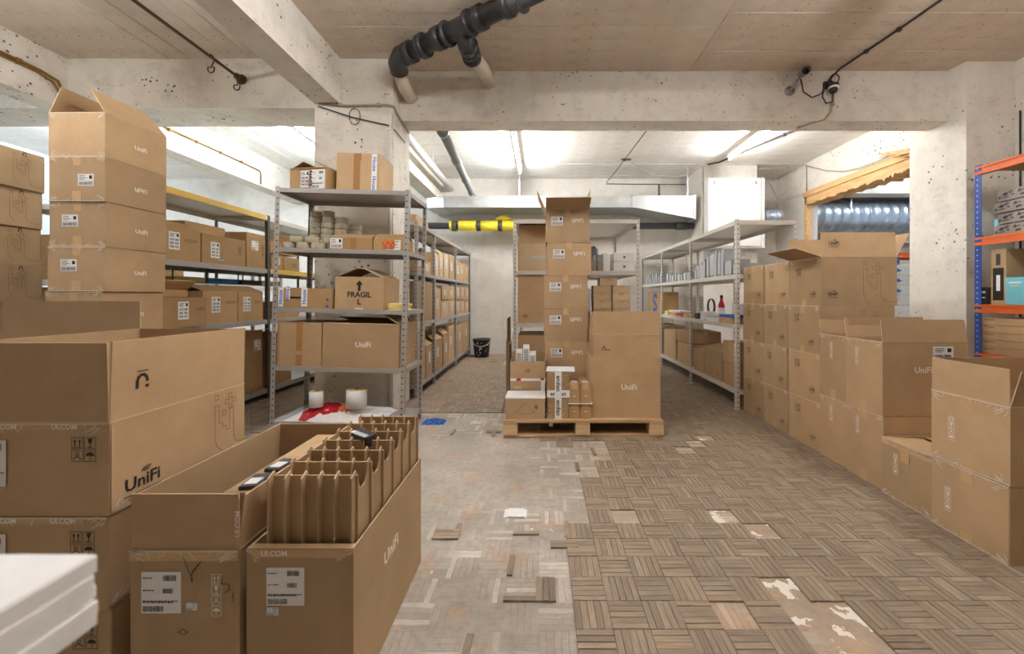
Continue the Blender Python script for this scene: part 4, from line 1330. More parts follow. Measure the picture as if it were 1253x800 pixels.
tag(o, 'tangled coil of dark wire at the back of the middle bay', 'wire')
# bottom shelf cartons
def ecart(x0, x1, z, h, lab, dec=(), **k):
    bcart(x0, x1, z, h, lab, k.get('fl'), dec, mt=EM, grp=GE, y=k.get('y', .03), d=k.get('d', .42), mat=k.get('m', 'kraft'), rz=k.get('rz', 0))
ecart(2.90, 3.38, .20, .34, 'kraft carton with slightly open lid, largest on the near bottom shelf of the pale rack', [('front', 'wifi', .14, .07, .03, 'ink_soft')], fl={'front': (-78, .2), 'back': (-84, .2)})
ecart(3.42, 3.70, .20, .24, 'kraft carton behind the nearest upright on the bottom shelf', [])
ecart(3.40, 3.66, .445, .22, 'kraft carton stacked behind the nearest upright', [], d=.35)
ecart(2.56, 2.88, .20, .27, 'dark-shaded kraft carton by the middle upright on the bottom shelf', [])
ecart(1.95, 2.42, .20, .30, 'kraft carton in the middle bay of the bottom shelf near its upright', [])
ecart(1.32, 1.88, .20, .42, 'taller kraft carton in the middle bay of the bottom shelf', [])
ecart(1.9, 2.44, .507, .16, 'flat kraft carton laid on the middle-bay carton', [])
ecart(.3, 1.1, .20, .45, 'kraft carton in the wall bay of the bottom shelf', [])

# ================================================================== CARTONS ON THE FLOOR
BL = 'ink'
# ---- pile of printed cartons at the far left
GO = 'printed cartons in the far pile'
zz = 0.008
for k, h in enumerate([.185, .302, .302, .302, .302, .302, .302, .30]):
    lab = ['low bottom carton of the U-outline pile', 'second carton from the floor in the U-outline pile', 'third carton from the floor in the U-outline pile', 'fifth carton from the top of the U-outline pile', 'fourth carton from the top of the U-outline pile',
           'third carton from the top of the U-outline pile', 'second carton from the top of the U-outline pile', 'topmost carton of the pile printed with a big U outline, lid corner up'][k]
    m = T(-4.16 + [0, 0, .015, 0, .01, .0, .01, .03][k] - .22, 3.03, zz) @ RZ([0, 0, 1, -1, 1, 1.5, 2, 4][k])
    carton('shipping_carton', lab, m, (.44, .54, h), GO, 'kraft', None, [('right', 'ulogo', .13, .15, .24, BL), ('right', 'umark', .13, .275, .03, BL)] if k else [], tape='y')
    zz += h + .0012

# ---- tall stack of eight
GN = 'cartons of the tall wrapped stack'
nh = .2935
NX, NY, NW, ND = -2.86, 2.60, .375, .42
seq = ['bottom carton of the tall wrapped stack', 'second carton from the floor of the tall wrapped stack', 'third carton from the floor of the tall wrapped stack', 'carton just behind the big open carton, fourth of the tall stack',
       'carton with a paper label high on its narrow side, fourth below the open top', 'carton with a paper label, third below the open top of the tall stack', 'carton with lettering upside down, just below the open top carton', 'open carton with inward-leaning flaps topping the tall stack']
for k in range(8):
    m = T(NX - NW / 2 + [0, 0, 0, -.02, .0, .004, .01, .002][k], NY + ND / 2 + R.uniform(-.004, .004), 0.008 + k * (nh + .001)) @ RZ(R.uniform(-.8, .8))
    dec = [('right', 'text', .02, .13, 'UniFi', .042, WHT, .02, {'rot': 180 if k == 6 else 0})]
    if 3 <= k <= 6:
        dec += [('front', 'label', .06 if k == 6 else -.05, .17 if k != 6 else .14, .105, .078, 'small')]
        dec += [('front', 'strip', 0, .035, .06, .068, 'tape_clear', {})]
    dec += [('front', 'crease', 0, nh / 2, NW, nh, 40 + k), ('front', 'crease', 0, nh / 2, NW, nh, 60 + k, {'rot': 180})]
    fl = None
    if k == 7:
        fl = {'right': (-33, .185, .06), 'left': (-25, .185)}
    carton('shipping_carton', seq[k], m, (NW, ND, nh), GN, 'kraft', fl, dec, tape='y')

# ---- big cartons in front at the left
GK = 'large cartons stacked nearest the foam'
kh = .264
for k in range(3):
    z = .0 + k * (kh + .0012)
    m = T(-1.22 - .215, 1.12 + .255, z) @ RZ([.6, -.5, 0][k])
    dec = [('front', 'icons', .145, .19, 2, 2, .033, BL), ('front', 'strip', 0.0, kh - .012, .30, .02, 'tape_clear', {'say': [('UI.COM', .021, -.08, 0, WHT), ('UI.COM', .021, .09, 0, WHT)]})]
    if k:
        dec += [('front', 'crease', 0, kh / 2, .43, kh, 80 + k), ('right', 'crease', 0, kh / 2, .51, kh, 90 + k, {'rot': 180})]
        dec += [('front', 'label', -.118, .15, .09, .13, 'large')]
    if k == 2:
        dec += [('right', 'wifi', -.16, .06, .052, BL), ('right', 'ulogo', .17, .14, .215, BL), ('right', 'strip', -.248, .13, .008, .25, 'tape_clear', {}), ('flap:right', 'umark', -.165, .10, .045, BL)]
        fl = {'front': (1, .225), 'right': (1.5, .228), 'back': (0, .225), 'left': (0, .225)}
    else:
        fl = None
    carton('shipping_carton', ['bottom large carton under the open one, standing on the screed', 'middle large carton carrying the open one, beside the foam sheets', 'large open carton with tall upright flaps and a black logo, nearest the foam sheets'][k], m, (.43, .51, kh), GK, 'kraft', fl, dec, tape='x')
# carton with one flap up behind it
carton('shipping_carton', 'carton behind the big open one, showing a raised plain flap', T(-2.30, 2.12, 0.008), (.68, .36, .93), None, 'kraft', {'front': (0, .19)}, [])

# ---- the two long cartons with white delivery labels
LB = (.303, .62, .45)
lm = T(-1.14 + .152, 1.10 + .31, .0)
carton('shipping_carton', 'open carton with a pen-marked 5 and a white delivery label, beside the divider carton', lm, LB, 'long cartons with delivery labels', 'kraft',
       {'front': (0, .152), 'right': (6, .15), 'back': (0, .15), 'left': (-3, .15)},
       [('front', 'label', -.065, .33, .11, .115, 'large'), ('front', 'label', .02, .292, .03, .022, 'large'), ('front', 'icons', .09, .325, 1, 4, .027, WHT),
        ('front', 'scribble', .118, .355, [(-.012, .02), (-.016, .0), (.004, .0), (.008, -.016), (-.006, -.024)], .0022), ('front', 'scribble', .135, .318, [(0, .012), (.002, -.012)], .0022),
        ('flap:right', 'scribble', -.12, .085, [(-.02, .03), (-.03, .0), (.01, .0), (.02, -.02), (-.02, -.03)], .003), ('flap:front', 'strip', .148, .07, .007, .14, 'tape_clear', {'say': [('UI.COM', .021, 0, 0, WHT)], 'sayrot': 90}),
        ('front', 'strip', 0, .435, .3, .03, 'tape_clear', {}), ('front', 'crease', 0, .225, .303, .45, 7), ('front', 'scribble', .02, .40, [(-.02, .03), (0, -.02), (.005, -.04), (.004, -.01), (.03, .02), (0, -.02)], .002), ('front', 'scribble', .0, .225, [(.014, 0), (0, .008), (-.014, 0), (0, -.008), (.014, 0)], .002)])
dm = T(-.82 + .15, 1.10 + .312, .0)
carton('shipping_carton', 'carton filled with an upright cardboard divider grid, nearest the aisle', dm, (.297, .62, .45), 'long cartons with delivery labels', 'kraft',
       {'front': (-86, .02)}, [('front', 'label', -.04, .345, .105, .105, 'large'), ('front', 'label', -.075, .277, .032, .022, 'large'), ('front', 'crease', 0, .225, .297, .45, 9), ('right', 'text', -.03, .272, 'UniFi', .062, WHT, .02),
        ('front', 'strip', -.03, .438, .20, .022, 'tape_clear', {'say': [('UI.COM', .021, -.04, 0, WHT)]}), ('front', 'strip', .1, .438, .06, .022, 'tape_clear', {})])
for k, (u, v) in enumerate([(0, 0), (.052, .10)]):
    r_ = empty('dark_packet', lm @ T(.095, -.17 + k * .12, .5665) @ RZ(8 - 12 * k))
    tag(r_, ['nearer', 'farther'][k] + ' dark packet with a white sticker wedged in the pen-marked carton', 'packet', 'dark packets in the pen-marked carton')
    put('packet', cached(('pk',), lambda: MB().cbox(.05, .09, .012, .002).mesh('packet', 'dark_card')), r_)
    put('sticker', cached(('pks',), lambda: MB().box(-.018, .018, -.03, .012, .0125, .013).mesh('sticker', 'paper')), r_)
# filler that carries the packets inside the carton
carton('small_carton', 'slim inner carton standing inside the pen-marked open carton', lm @ T(0.09, .02, .0062), (.10, .50, .56), None, 'kraft', None, [])

# divider grid: five cells across, six along
gm = T(-.82 + .162, 1.115 + .315, .30)
grid = empty('cardboard_divider', gm)
tag(grid, 'cardboard divider grid with scalloped cell walls rising from its carton', 'divider')
GW, GD2, GH = .236, .56, .345
def long_panel():
    mb = MB()
    prof = [(-GD2 / 2 - .024, 0), (GD2 / 2 + .014, 0), (GD2 / 2 + .014, GH - .02)]
    for c in range(6, 0, -1):
        y1, y0 = -GD2 / 2 + c * GD2 / 6, -GD2 / 2 + (c - 1) * GD2 / 6
        for f, dz in ((.98, 0), (.86, -.008), (.8, -.045), (.7, -.062), (.5, -.066), (.3, -.058), (.16, -.035), (.1, -.012), (.03, 0)):
            prof.append((y0 + (y1 - y0) * f, GH + dz))
    prof.append((-GD2 / 2 - .024, GH - .012))
    # thin wall: build both skins from quads between profile and base
    top = prof[2:]
    i = len(mb.v)
    t = .0022
    for x in (-t, t):
        for y, z in top:
            mb.v.append((x, y, z))
        for y, z in top:
            mb.v.append((x, y, 0))
    m = len(top)
    for k in range(m - 1):
        mb.f += [(i + k, i + k + 1, i + m + k + 1, i + m + k), (i + 2 * m + k + 1, i + 2 * m + k, i + 3 * m + k, i + 3 * m + k + 1), (i + k + 1, i + k, i + 2 * m + k, i + 2 * m + k + 1)]
    mb.f += [(i, i + m, i + 3 * m, i + 2 * m), (i + m - 1, i + 3 * m - 1, i + 4 * m - 1, i + 2 * m - 1)]
    me = mb.mesh('divider_panel', 'kraft')
    me.materials.append(M['kraft_edge'])
    for k in range(2, 3 * (m - 1), 3):
        me.polygons[k].material_index = 1
    return me
lp = long_panel()
for k in range(6):
    put('long_panel', lp, grid, T(-GW / 2 + k * GW / 5, 0, 0))
cp = MB().box(-GW / 2 - .010, GW / 2 + .010, -.0022, .0022, 0, GH - .012).mesh('divider_panel', 'kraft')
cp.materials.append(M['kraft_edge'])
cp.polygons[0].material_index = 1
for k in range(7):
    put('cross_panel', cp, grid, T(0, -GD2 / 2 + k * GD2 / 6, 0))
pk = empty('plastic_packet', gm @ T(.01, .03, GH - .03) @ RZ(-35) @ RX(12))
tag(pk, 'dark blue wrapped packet stuck in a cell of the divider grid', 'packet')
put('packet_body', MB().cbox(.10, .045, .04, .006).mesh('packet_body', 'dark_card'), pk)
put('packet_film', MB().box(-.048, .048, -.0225, -.005, .0402, .0412).mesh('packet_film', 'film'), pk)

# ---- wall of cartons along the right-hand side
GF = 'cartons of the four-high wall'
fh = .358
cols = [(2.90, 'nearest'), (3.285, 'middle'), (3.65, 'far')]
for c, (y0, cn) in enumerate(cols):
    for k in range(4):
        d = .375 if c == 0 else .36
        m = T(2.045 + .275 + R.uniform(-.006, .006) + (.01 if k == 3 else 0), y0 + d / 2 + (.05 if (k == 3 and c == 0) else 0) * 0, FZ + k * (fh + .001)) @ RZ(R.uniform(-.5, .5))
        rn = ['bottom', 'second', 'third', 'top'][k]
        dec = [('left', 'icons', -.07, .26, 2, 2, .03, BL), ('left', 'wifi', .10, .085, .030, BL), ('left', 'crease', 0, fh / 2, d, fh, 20 + c), ('left', 'strip', 0, .02, .05, .05, 'tape_clear', {})]
        fl = None
        lab = rn + ' carton of the ' + cn + ' column in the four-high carton wall'
        if c == 0:
            dec += [('front', 'wifi', -.19, .085, .036, BL), ('front', 'ulogo', .12, .17, .30, BL)]
        if c == 0 and k == 3:
            fl = {'front': (-4, .18), 'left': (72, .20), 'back': (4, .18), 'right': (30, .2)}
            dec += [('flap:front', 'wifi', -.18, .10, .036, BL)]
            lab = 'open carton with flaps up on top of the nearest column of the carton wall'
        carton('shipping_carton', lab, m, (.55, d, fh), GF, 'kraft', fl, dec, tape='x')

GG = 'cartons with white handling marks, two high'
gh = .438
for c, (y0, d, cn) in enumerate([(2.335, .28, 'nearer'), (2.62, .272, 'farther')]):
    for k in range(2):
        m = T(2.015 + .25 + R.uniform(-.004, .004) + .02 * c, y0 + d / 2, FZ + k * (gh + .001))
        dec = [('left', 'icons', -.05 if c == 0 else -.02, .33, 1, 4, .027, WHT), ('left', 'crease', 0, gh / 2, d, gh, 30 + c + k), ('left', 'strip', 0, .03, .05, .06, 'tape_clear', {})]
        fl = None
        if k == 1:
            fl = {'front': (-6, .13, .012), 'back': (10, .13)} if c == 0 else {'front': (-3, .13), 'back': (8, .13)}
            if c == 0:
                dec += [('front', 'text', -.01, .27, 'UniFi', .05, WHT, .02), ('front', 'label', .105, .345, .12, .13, 'tall')]
        carton('shipping_carton', ['lower', 'upper'][k] + ' carton of the ' + cn + ' pair with white handling marks' + (', flaps up' if k else ''), m, (.5, d, gh), GG, 'kraft', fl, dec, tape='x')
# low open carton
carton('shipping_carton', 'low open carton with its flaps folded in, between the two-high stacks', T(2.0 + .25, 2.02 + .155, FZ), (.50, .305, .325), None, 'kraft',
       {'right': (-92, .245), 'left': (-94, .235)}, [('left', 'icons', -.06, .2, 1, 4, .027, WHT), ('left', 'strip', 0, .30, .30, .02, 'tape_clear', {}), ('left', 'crease', 0, .1625, .305, .325, 58), ('left', 'crease', 0, .1625, .305, .325, 59, {'rot': 180}), ('left', 'strip', 0.0, .26, .05, .06, 'tape_clear', {})])
GJ = 'cartons nearest the blue and orange rack'
for k in range(2):
    m = T(1.985 + .26, 1.68 + .168, FZ + k * .338) @ RZ([0, .6][k])
    dec = [('left', 'icons', -.085 if k == 0 else -.07, .16 if k == 0 else .17, 1, 4, .027, WHT), ('left', 'strip', 0.0, .30, .05, .05, 'tape_clear', {}), ('left', 'strip', 0.0, .02, .05, .04, 'tape_clear', {})]
    dec += [('left', 'crease', 0, .168, .335, .336, 50 + k), ('left', 'crease', 0, .168, .335, .336, 55 + k, {'rot': 180})]
    fl = {'left': (0, .16), 'front': (14, .16), 'back': (0, .16), 'right': (3, .16)} if k else None
    carton('shipping_carton', ['lower closed carton nearest the viewer in the row by the blue rack', 'open carton with flaps up nearest the viewer in the row by the blue rack'][k], m, (.52, .335, .336), GJ, 'kraft', fl, dec, tape='x')

# ================================================================== PALLET AND ITS LOAD
pal = empty('wooden_pallet', T(-.305, 3.22, FZ))
tag(pal, 'wooden pallet loaded with cartons in the middle of the parquet', 'pallet')
PWD, PDP = 1.30, .95
for y in (0, .2, .4, .6, .83):
    put('deck_board', cached(('deck', y in (0, .4, .83)), lambda y=y: MB().box(0, PWD, 0, .12 if y in (0, .4, .83) else .10, 0, .02).mesh('deck_board', 'pallet_board')), pal, T(0, y, .118))
for x in (0, .59, 1.19):
    put('cross_board', cached(('crossb',), lambda: MB().box(0, .11, 0, PDP, 0, .02).mesh('cross_board', 'pallet_board')), pal, T(x, 0, .098))
    for y in (0, .42, .83):
        put('block', cached(('pblk',), lambda: MB().box(-.003, .113, -.004, .12, 0, .079).mesh('pallet_block', 'pallet_wood')), pal, T(x, y, .019))
for y in (0, .42, .83):
    put('bottom_board', cached(('botb',), lambda: MB().box(.004, PWD - .004, .006, .114, 0, .018).mesh('bottom_board', 'pallet_board')), pal, T(0, y, 0))
PZ = FZ + .1386
GP = 'cartons of the pallet stack'
sh = .2985
names = ['bottom carton of the six-high pallet stack, half hidden by small packs', 'second carton from below in the six-high pallet stack', 'third carton from below in the six-high pallet stack',
         'fourth carton from below in the six-high pallet stack', 'fifth carton from below in the six-high pallet stack', 'open carton with all flaps spread, top of the six-high pallet stack']
for k in range(6):
    cx = [.245, .235, .228, .225, .255, .245][k]
    m = T(cx, 3.60 + .19, PZ + k * (sh + .001)) @ RZ([0, .5, -.5, 0, .8, -1][k])
    dec = [('front', 'label', -.095, .195, .105, .08, 'small'), ('front', 'text', .09, .20, 'UniFi', .05, WHT, .02, {'rot': 180}), ('front', 'strip', 0, sh - .03, .05, .05, 'tape_clear', {})]
    fl = {'front': (70, .19), 'left': (24, .19), 'right': (3, .19), 'back': (-10, .05)} if k == 5 else None
    carton('shipping_carton', names[k], m, (.40, .37, sh), GP, 'kraft', fl, dec, tape='y')
carton('shipping_carton', 'biggest carton on the pallet, square with white lettering', T(.70, 3.27 + .24, PZ), (.585, .44, .50), GP, 'kraft', None, [('front', 'text', .03, .25, 'UniFi', .062, WHT, .02)], tape='x')
carton('shipping_carton', 'open carton with a raised flap on the biggest pallet carton', T(.715, 3.30 + .19, PZ + .5012), (.56, .36, .19), GP, 'kraft', {'front': (-1, .19), 'back': (0, .17), 'left': (-4, .18), 'right': (2, .18)},
       [('front', 'umark', -.19, .07, .03, BL), ('front', 'strip', -.16, .06, .05, .008, 'ink_soft', {}), ('front', 'strip', 0, .186, .5, .012, 'tape_clear', {})])
# small packs in front
b0 = carton('shipping_carton', 'kraft carton with a printed diamond and a white sheet on it, at the pallet corner', T(-.13, 3.25 + .12, PZ), (.325, .24, .165), 'packs along the pallet front', 'kraft', None,
            [('front', 'scribble', 0, .08, [(-.08, -.02), (0, .05), (.08, -.02), (0, -.04), (-.08, -.02)], .002), ('front', 'scribble', .09, .10, [(-.012, 0), (0, .014), (.012, 0), (0, -.014), (-.012, 0)], .006)], tape='x')
o = put('paper_sheet', MB().cbox(.33, .235, .012, .004).mesh('paper_sheet', 'paper'), None, T(-.13, 3.25 + .12, PZ + .1668))
tag(o, 'white paper pad covering the diamond-printed carton', 'paper', 'packs along the pallet front')
carton('shipping_carton', 'open kraft carton with red and white tape holding thin white boxes', T(-.118, 3.505 + .12, PZ), (.31, .23, .43), 'packs along the pallet front', 'kraft', {'right': (14, .06), 'back': (0, .06)},
       [('front', 'strip', 0, .27, .31, .022, 'paper', {}), ('front', 'strip', -.08, .27, .04, .023, 'ink_red', {}), ('front', 'strip', .13, .27, .03, .023, 'ink_red', {}), ('front', 'strip', .135, .20, .035, .13, 'paper', {}), ('front', 'wifi', 0, .35, .022, BL), ('front', 'strip', -.09, .20, .07, .03, 'tape_clear', {})])
for c, (x, zt) in enumerate([(-.20, .62), (-.135, .66), (-.075, .60)]):
    n = 3
    for k in range(n):
        m = T(x, 3.60 + k * .035, PZ + .006) @ RX(0)
        r_ = empty('device_box', m)
        tag(r_, ['first', 'second', 'third'][c] + ' column, ' + ['front', 'middle', 'back'][k] + ' thin white box standing in the red-taped carton', 'box', 'thin white boxes in the red-taped carton')
        hh = zt - .12 - k * .012 + (.03 if k == 1 else 0)
        put('body', MB().cbox(.056, .03, hh, .002).mesh('device_box', 'paper'), r_)
        mbp = MB()
        for q in range(10):
            mbp.rect(-.02, .02, hh - .02 - q * .014 - .007, hh - .02 - q * .014)
        put('printed_text', mbp.mesh('box_print', 'ink_grey'), r_, T(0, -.0155, 0) @ FACES['front'])
# wrapped bundle with lettered tape
bun = empty('wrapped_bundle', T(.142, 3.25 + .11, PZ))
tag(bun, 'kraft bundle in clear film bound with lettered white tape, on the pallet edge', 'bundle', 'packs along the pallet front')
put('body', MB().cbox(.185, .2, .385, .012).mesh('bundle_body', 'kraft_orange'), bun)
def wrap():
    rnd = random.Random(4)
    mb = MB()
    for k in range(26):
        x, z = rnd.choice((-.075, .065)) + rnd.uniform(-.02, .02), rnd.uniform(.02, .36)
        stroke(mb, [(x - .015, z + rnd.uniform(-.02, .02)), (x, z + rnd.uniform(-.02, .02)), (x + .015, z + rnd.uniform(-.02, .02))], .003)
    return mb.mesh('film_creases', 'film')
o = put('film_creases', wrap(), bun, T(0, -.1012, 0) @ FACES['front'])
o['kind'] = 'stuff'
t1 = put('tape_strip', MB().box(-.028, .028, 0, .385, 0, .001).mesh('tape_strip', 'paper'), bun, T(0.0, -.1018, 0) @ FACES['front'])
for v in (.09, .29):
    put('printed_text', text_mesh('endian', .06, BL, .02) if False else text_mesh('endian', .05, BL, .02), t1, T(0, v, .0016) @ RZ(-90))
t2 = put('tape_strip', MB().box(-.093, .093, .175, .235, 0, .001).mesh('tape_strip', 'paper'), bun, T(0, -.1014, 0) @ FACES['front'])
put('printed_text', text_mesh('endian', .05, BL, .02), t2, T(.0, .205, .0012))
put('film_tail', crumple(6, .03, .02, .06, 'film'), bun, T(-.06, -.124, -.05))
o = put('paper_sheet', MB().cbox(.24, .20, .010, .003).mesh('paper_sheet', 'paper'), None, T(.165, 3.36, PZ + .3862) @ RZ(-4))
tag(o, 'thick white paper pad lying on the lettered bundle', 'paper', 'packs along the pallet front')
for k in range(2):
    for c in range(2):
        m = T(.274 + c * .094, 3.25 + .13, PZ + k * .1265)
        carton('small_carton', ['lower', 'upper'][k] + ' slender carton ' + ['next to the lettered bundle', 'next to the biggest pallet carton'][c] + ', on the pallet edge', m, (.09, .24, [.125, .165][k]), 'packs along the pallet front', 'kraft_orange', None,
               [('front', 'strip', 0, .06, .02, .006, 'paper', {})] + ([('top', 'label', 0, -.06, .05, .08, 'large')] if k else []), tape='y')
o = put('paper_sheet', MB().cbox(.2, .25, .0012, .0004).mesh('paper_sheet', 'paper'), None, T(.325, 3.37, PZ + .1255))
tag(o, 'white sheet between the lower and upper slender cartons', 'paper', 'packs along the pallet front')

# ================================================================== FOAM SHEETS NEAR THE LENS, ON A SMALL TABLE
tb = empty('packing_table', T(-.69, .08, 0))
tag(tb, 'dark grey packing table carrying the white foam sheets', 'table')
put('table_top', MB().box(-.28, .28, -.32, .255, .835, .862).mesh('table_top', 'table_grey'), tb)
for sx in (-.25, .25):
    for sy in (-.28, .22):
        put('leg', cached(('tleg',), lambda: MB().box(-.02, .02, -.02, .02, 0, .835).mesh('table_leg', 'table_grey')), tb, T(sx, sy, 0))
for k in range(5):
    o = put('foam_sheet', cached(('foam', k), lambda: MB().cbox(.6, .6, .0112 if k < 4 else .015, .002).mesh('foam_sheet', 'foam')), None, T(-.69 + [0, .004, -.003, .002, .0][k], .05 + [0, -.003, .002, -.004, 0][k], .8626 + k * .0116) @ RZ([0, .3, -.2, .2, 0][k]))
    tag(o, ['lowest', 'second lowest', 'middle', 'second highest', 'topmost'][k] + ' white foam sheet of the pile beside the big cartons', 'foam sheet', 'white foam sheets')

# ================================================================== BLUE AND ORANGE RACK
RM = T(4.05, 3.70, FZ) @ RZ(-90)
def pallet_rack(name, label, mtx, L, D, H, levels, group=None):
    root = empty(name, mtx)
    tag(root, label, 'shelf rack', group)
    for x in (0, L):
        for y in (0, D):
            sy = 1 if y == 0 else -1
            sx = 1 if x == 0 else -1
            put('upright', cached(('bup', sx, sy, H), lambda: MB().box(min(0, sx * .055), max(0, sx * .055), min(0, sy * .003), max(0, sy * .003), 0, H).box(-.0015, .0015, min(0, sy * .04), max(0, sy * .04), 0, H).mesh('rack_upright', 'rack_blue_holes')), root, T(x, y, 0))
    for z in levels:
        for y in (-.004, D - .036):
            put('beam', cached(('obeam', L), lambda: MB().box(0, L, 0, .04, -.075, -.045).box(.0, L, .006, .04, -.045, -.018).box(0, L, 0, .04, -.018, 0).mesh('rack_beam', 'rack_orange')), root, T(0, y, z))
        put('shelf', cached(('cshelf', L, D), lambda: MB().box(0.01, L - .01, .04, D - .04, -.03, .004).mesh('rack_shelf', 'chipboard')), root, T(0, 0, z))
    return root
pallet_rack('pallet_rack', 'blue rack with orange beams against the wall by the concrete pillar', RM, 1.8, .58, 2.36, [.62, 1.07, 1.69, 2.345])
rk = lambda x, y, z, rz=0: on(RM, x, y, z + .004, rz)
GR = 'boxes on the blue and orange rack'
for k in range(4):
    r_ = empty('wrapped_device', rk(.36 + .03 * (k % 2), .27, 1.69 + k * .102, -9 + k))
    tag(r_, ['lowest', 'second', 'third', 'topmost'][k] + ' of four grey shrink-wrapped devices stacked on the blue rack', 'device', 'shrink-wrapped devices on the blue rack')
    put('body', cached(('srv',), lambda: MB().cbox(.56, .40, .095, .008).mesh('device_body', 'grey_card')), r_)
    def pr():
        rnd = random.Random(8)
        mb = MB()
        for q in range(30):
            x = rnd.uniform(-.27, .22)
            z = rnd.uniform(.012, .07)
            mb.rect(x, x + rnd.uniform(.01, .05), z, z + rnd.uniform(.005, .018))
        return mb.mesh('device_print', 'dark_card')
    o = put('dark_markings', cached(('srvp',), pr), r_, T(0, -.2012, 0) @ FACES['front'])
    o['kind'] = 'stuff'
    o = put('dark_markings', cached(('srvp',), pr), r_, T(-.2812, 0, 0) @ FACES['left'] @ Matrix.Scale(.7, 4, (1, 0, 0)))
    o['kind'] = 'stuff'
    put('wrap_film', cached(('srvf',), lambda: (lambda mb: ([stroke(mb, [(x, .01), (x + .03, .085)], .004) for x in (-.25, -.14, 0, .1, .22)], mb.mesh('wrap_film', 'film'))[1])(MB())), r_, T(0, -.2018, 0) @ FACES['front'])
def rbox(name, x, y, z, w, d, h, m, lab, rz=0, dec=()):
    r_ = empty(name, rk(x, y, z, rz))
    tag(r_, lab, 'box', GR)
    put('body', cached(('rb', w, d, h, m), lambda: MB().cbox(w, d, h, .003).mesh('box_body', m)), r_)
    for n, (face, u, v, a, b, mm) in enumerate(dec):
        org = {'front': (0, -d / 2 - .0006 * (n + 1), 0), 'left': (-w / 2 - .0006 * (n + 1), 0, 0)}[face]
        put('printed_panel', cached(('pp', a, b, mm), lambda: MB().rect(-a / 2, a / 2, -b / 2, b / 2).mesh('printed_panel', mm)), r_, T(*org) @ FACES[face] @ T(u, v, 0))
    return r_
rbox('flat_box', .05, .30, 1.69, .05, .3, .16, 'cyan', 'light blue box at the end of the blue rack beside the wrapped devices')
rbox('carton_sleeve', .045, .42, 1.07, .07, .2, .50, 'grey_card', 'tall grey-brown board standing at the end of the blue rack', 0)
rbox('printed_carton', .155, .16, 1.07, .12, .24, .49, 'kraft', 'upright kraft carton with a black label on the blue rack', 0, [('front', 0, .18, .085, .29, 'ink'), ('front', 0, .19, .03, .14, 'paper'), ('front', .0, .40, .035, .1, 'dark_card')])
rbox('printed_carton', .34, .38, 1.07, .22, .28, .46, 'kraft', 'plain kraft carton behind the light blue box on the blue rack', 0)
rbox('flat_box', .30, .10, 1.07, .14, .17, .235, 'cyan', 'light blue box in front on the blue rack with faint print', 0, [('front', 0, .19, .09, .012, 'paper'), ('front', 0, .16, .06, .01, 'yellow_paper')])
rbox('flat_box', .05, .10, 1.07, .055, .16, .155, 'dark_card', 'small dark box with white stripes at the rack end', 0, [('front', 0, .11, .04, .02, 'paper'), ('front', 0, .06, .04, .012, 'paper')])
for k in range(5):
    rbox('flat_box', .475, .12, 1.07 + k * .071, .18, .2, .069, 'dark_card', ['lowest', 'second lowest', 'middle', 'second highest', 'topmost'][k] + ' of five dark boxes with white marks stacked on the blue rack', 0, [('front', -.05, .034, .04, .03, 'paper'), ('front', .04, .02, .05, .01, 'paper_grey')])
for c in range(2):
    for k in range(5):
        rbox('flat_carton', .27 + c * .50, .2, .62 + k * .066, .485, .36, .064, 'kraft', ['lowest', 'second lowest', 'middle', 'second highest', 'topmost'][k] + ' flat kraft carton of the ' + ['pile beside the blue upright', 'pile farther from the upright'][c], 0, [('front', .15, .022, .10, .014, 'ink'), ('front', -.17, .045, .08, .006, 'ink_soft')])

# ================================================================== STORE BEHIND THE TIMBER OPENING
pallet_rack('pallet_rack', 'blue rack with orange beams in the store behind the timber opening', T(5.60, 6.25, 0), 1.8, .55, 2.0, [.6, 1.31, 1.85])
o = put('shelf_board', MB().box(-.05, 1.9, -.02, .57, 0, .04).mesh('shelf_board', 'paper_grey'), None, T(5.60, 6.25, 2.0012))
tag(o, 'pale board lying on top of the rack in the store', 'board')
GS = 'white boxes piled in the store opening'
zz = 0.0
for k, (h, w, m) in enumerate([(.46, .6, 'paper'), (.43, .6, 'paper'), (.14, .58, 'paper'), (.14, .58, 'paper'), (.145, .55, 'blue'), (.145, .55, 'blue'), (.145, .55, 'blue')]):
    r_ = empty('white_box', T(4.97 + .3, 5.85, zz) @ RZ(0))
    tag(r_, ['bottom', 'second from the floor', 'lower plain', 'upper plain', 'lowest blue-ended', 'middle blue-ended', 'topmost blue-ended'][k] + ' white box of the pile in the store opening', 'box', GS)
    put('body', cached(('wb', h, w), lambda: MB().cbox(w, .4, h - .002, .004).mesh('box_body', 'paper')), r_)
    if m == 'blue':
        put('blue_end', cached(('wbe',), lambda: (lambda mb: (mb.f.append((0, 1, 2)), setattr(mb, 'v', [(-.17, .012, 0), (-.02, .06, 0), (-.17, .128, 0)]), mb.mesh('blue_end', 'blue_card'))[2])(MB())), r_, T(.0, 0, 0) @ T(-.1, -.2015, 0) @ FACES['front'])
    elif k in (2, 3):
        put('magenta_end', cached(('wbm',), lambda: MB().rect(-.29, -.275, .004, h - .006).mesh('magenta_end', 'magenta')), r_, T(0, -.2015, 0) @ FACES['front'])
    put('printed_text', cached(('wbt',), lambda: MB().rect(.06, .18, .06, .067).rect(.06, .15, .05, .054).mesh('printed_text', 'ink_grey')), r_, T(0, -.2018, 0) @ FACES['front'])
    zz += h + .0006

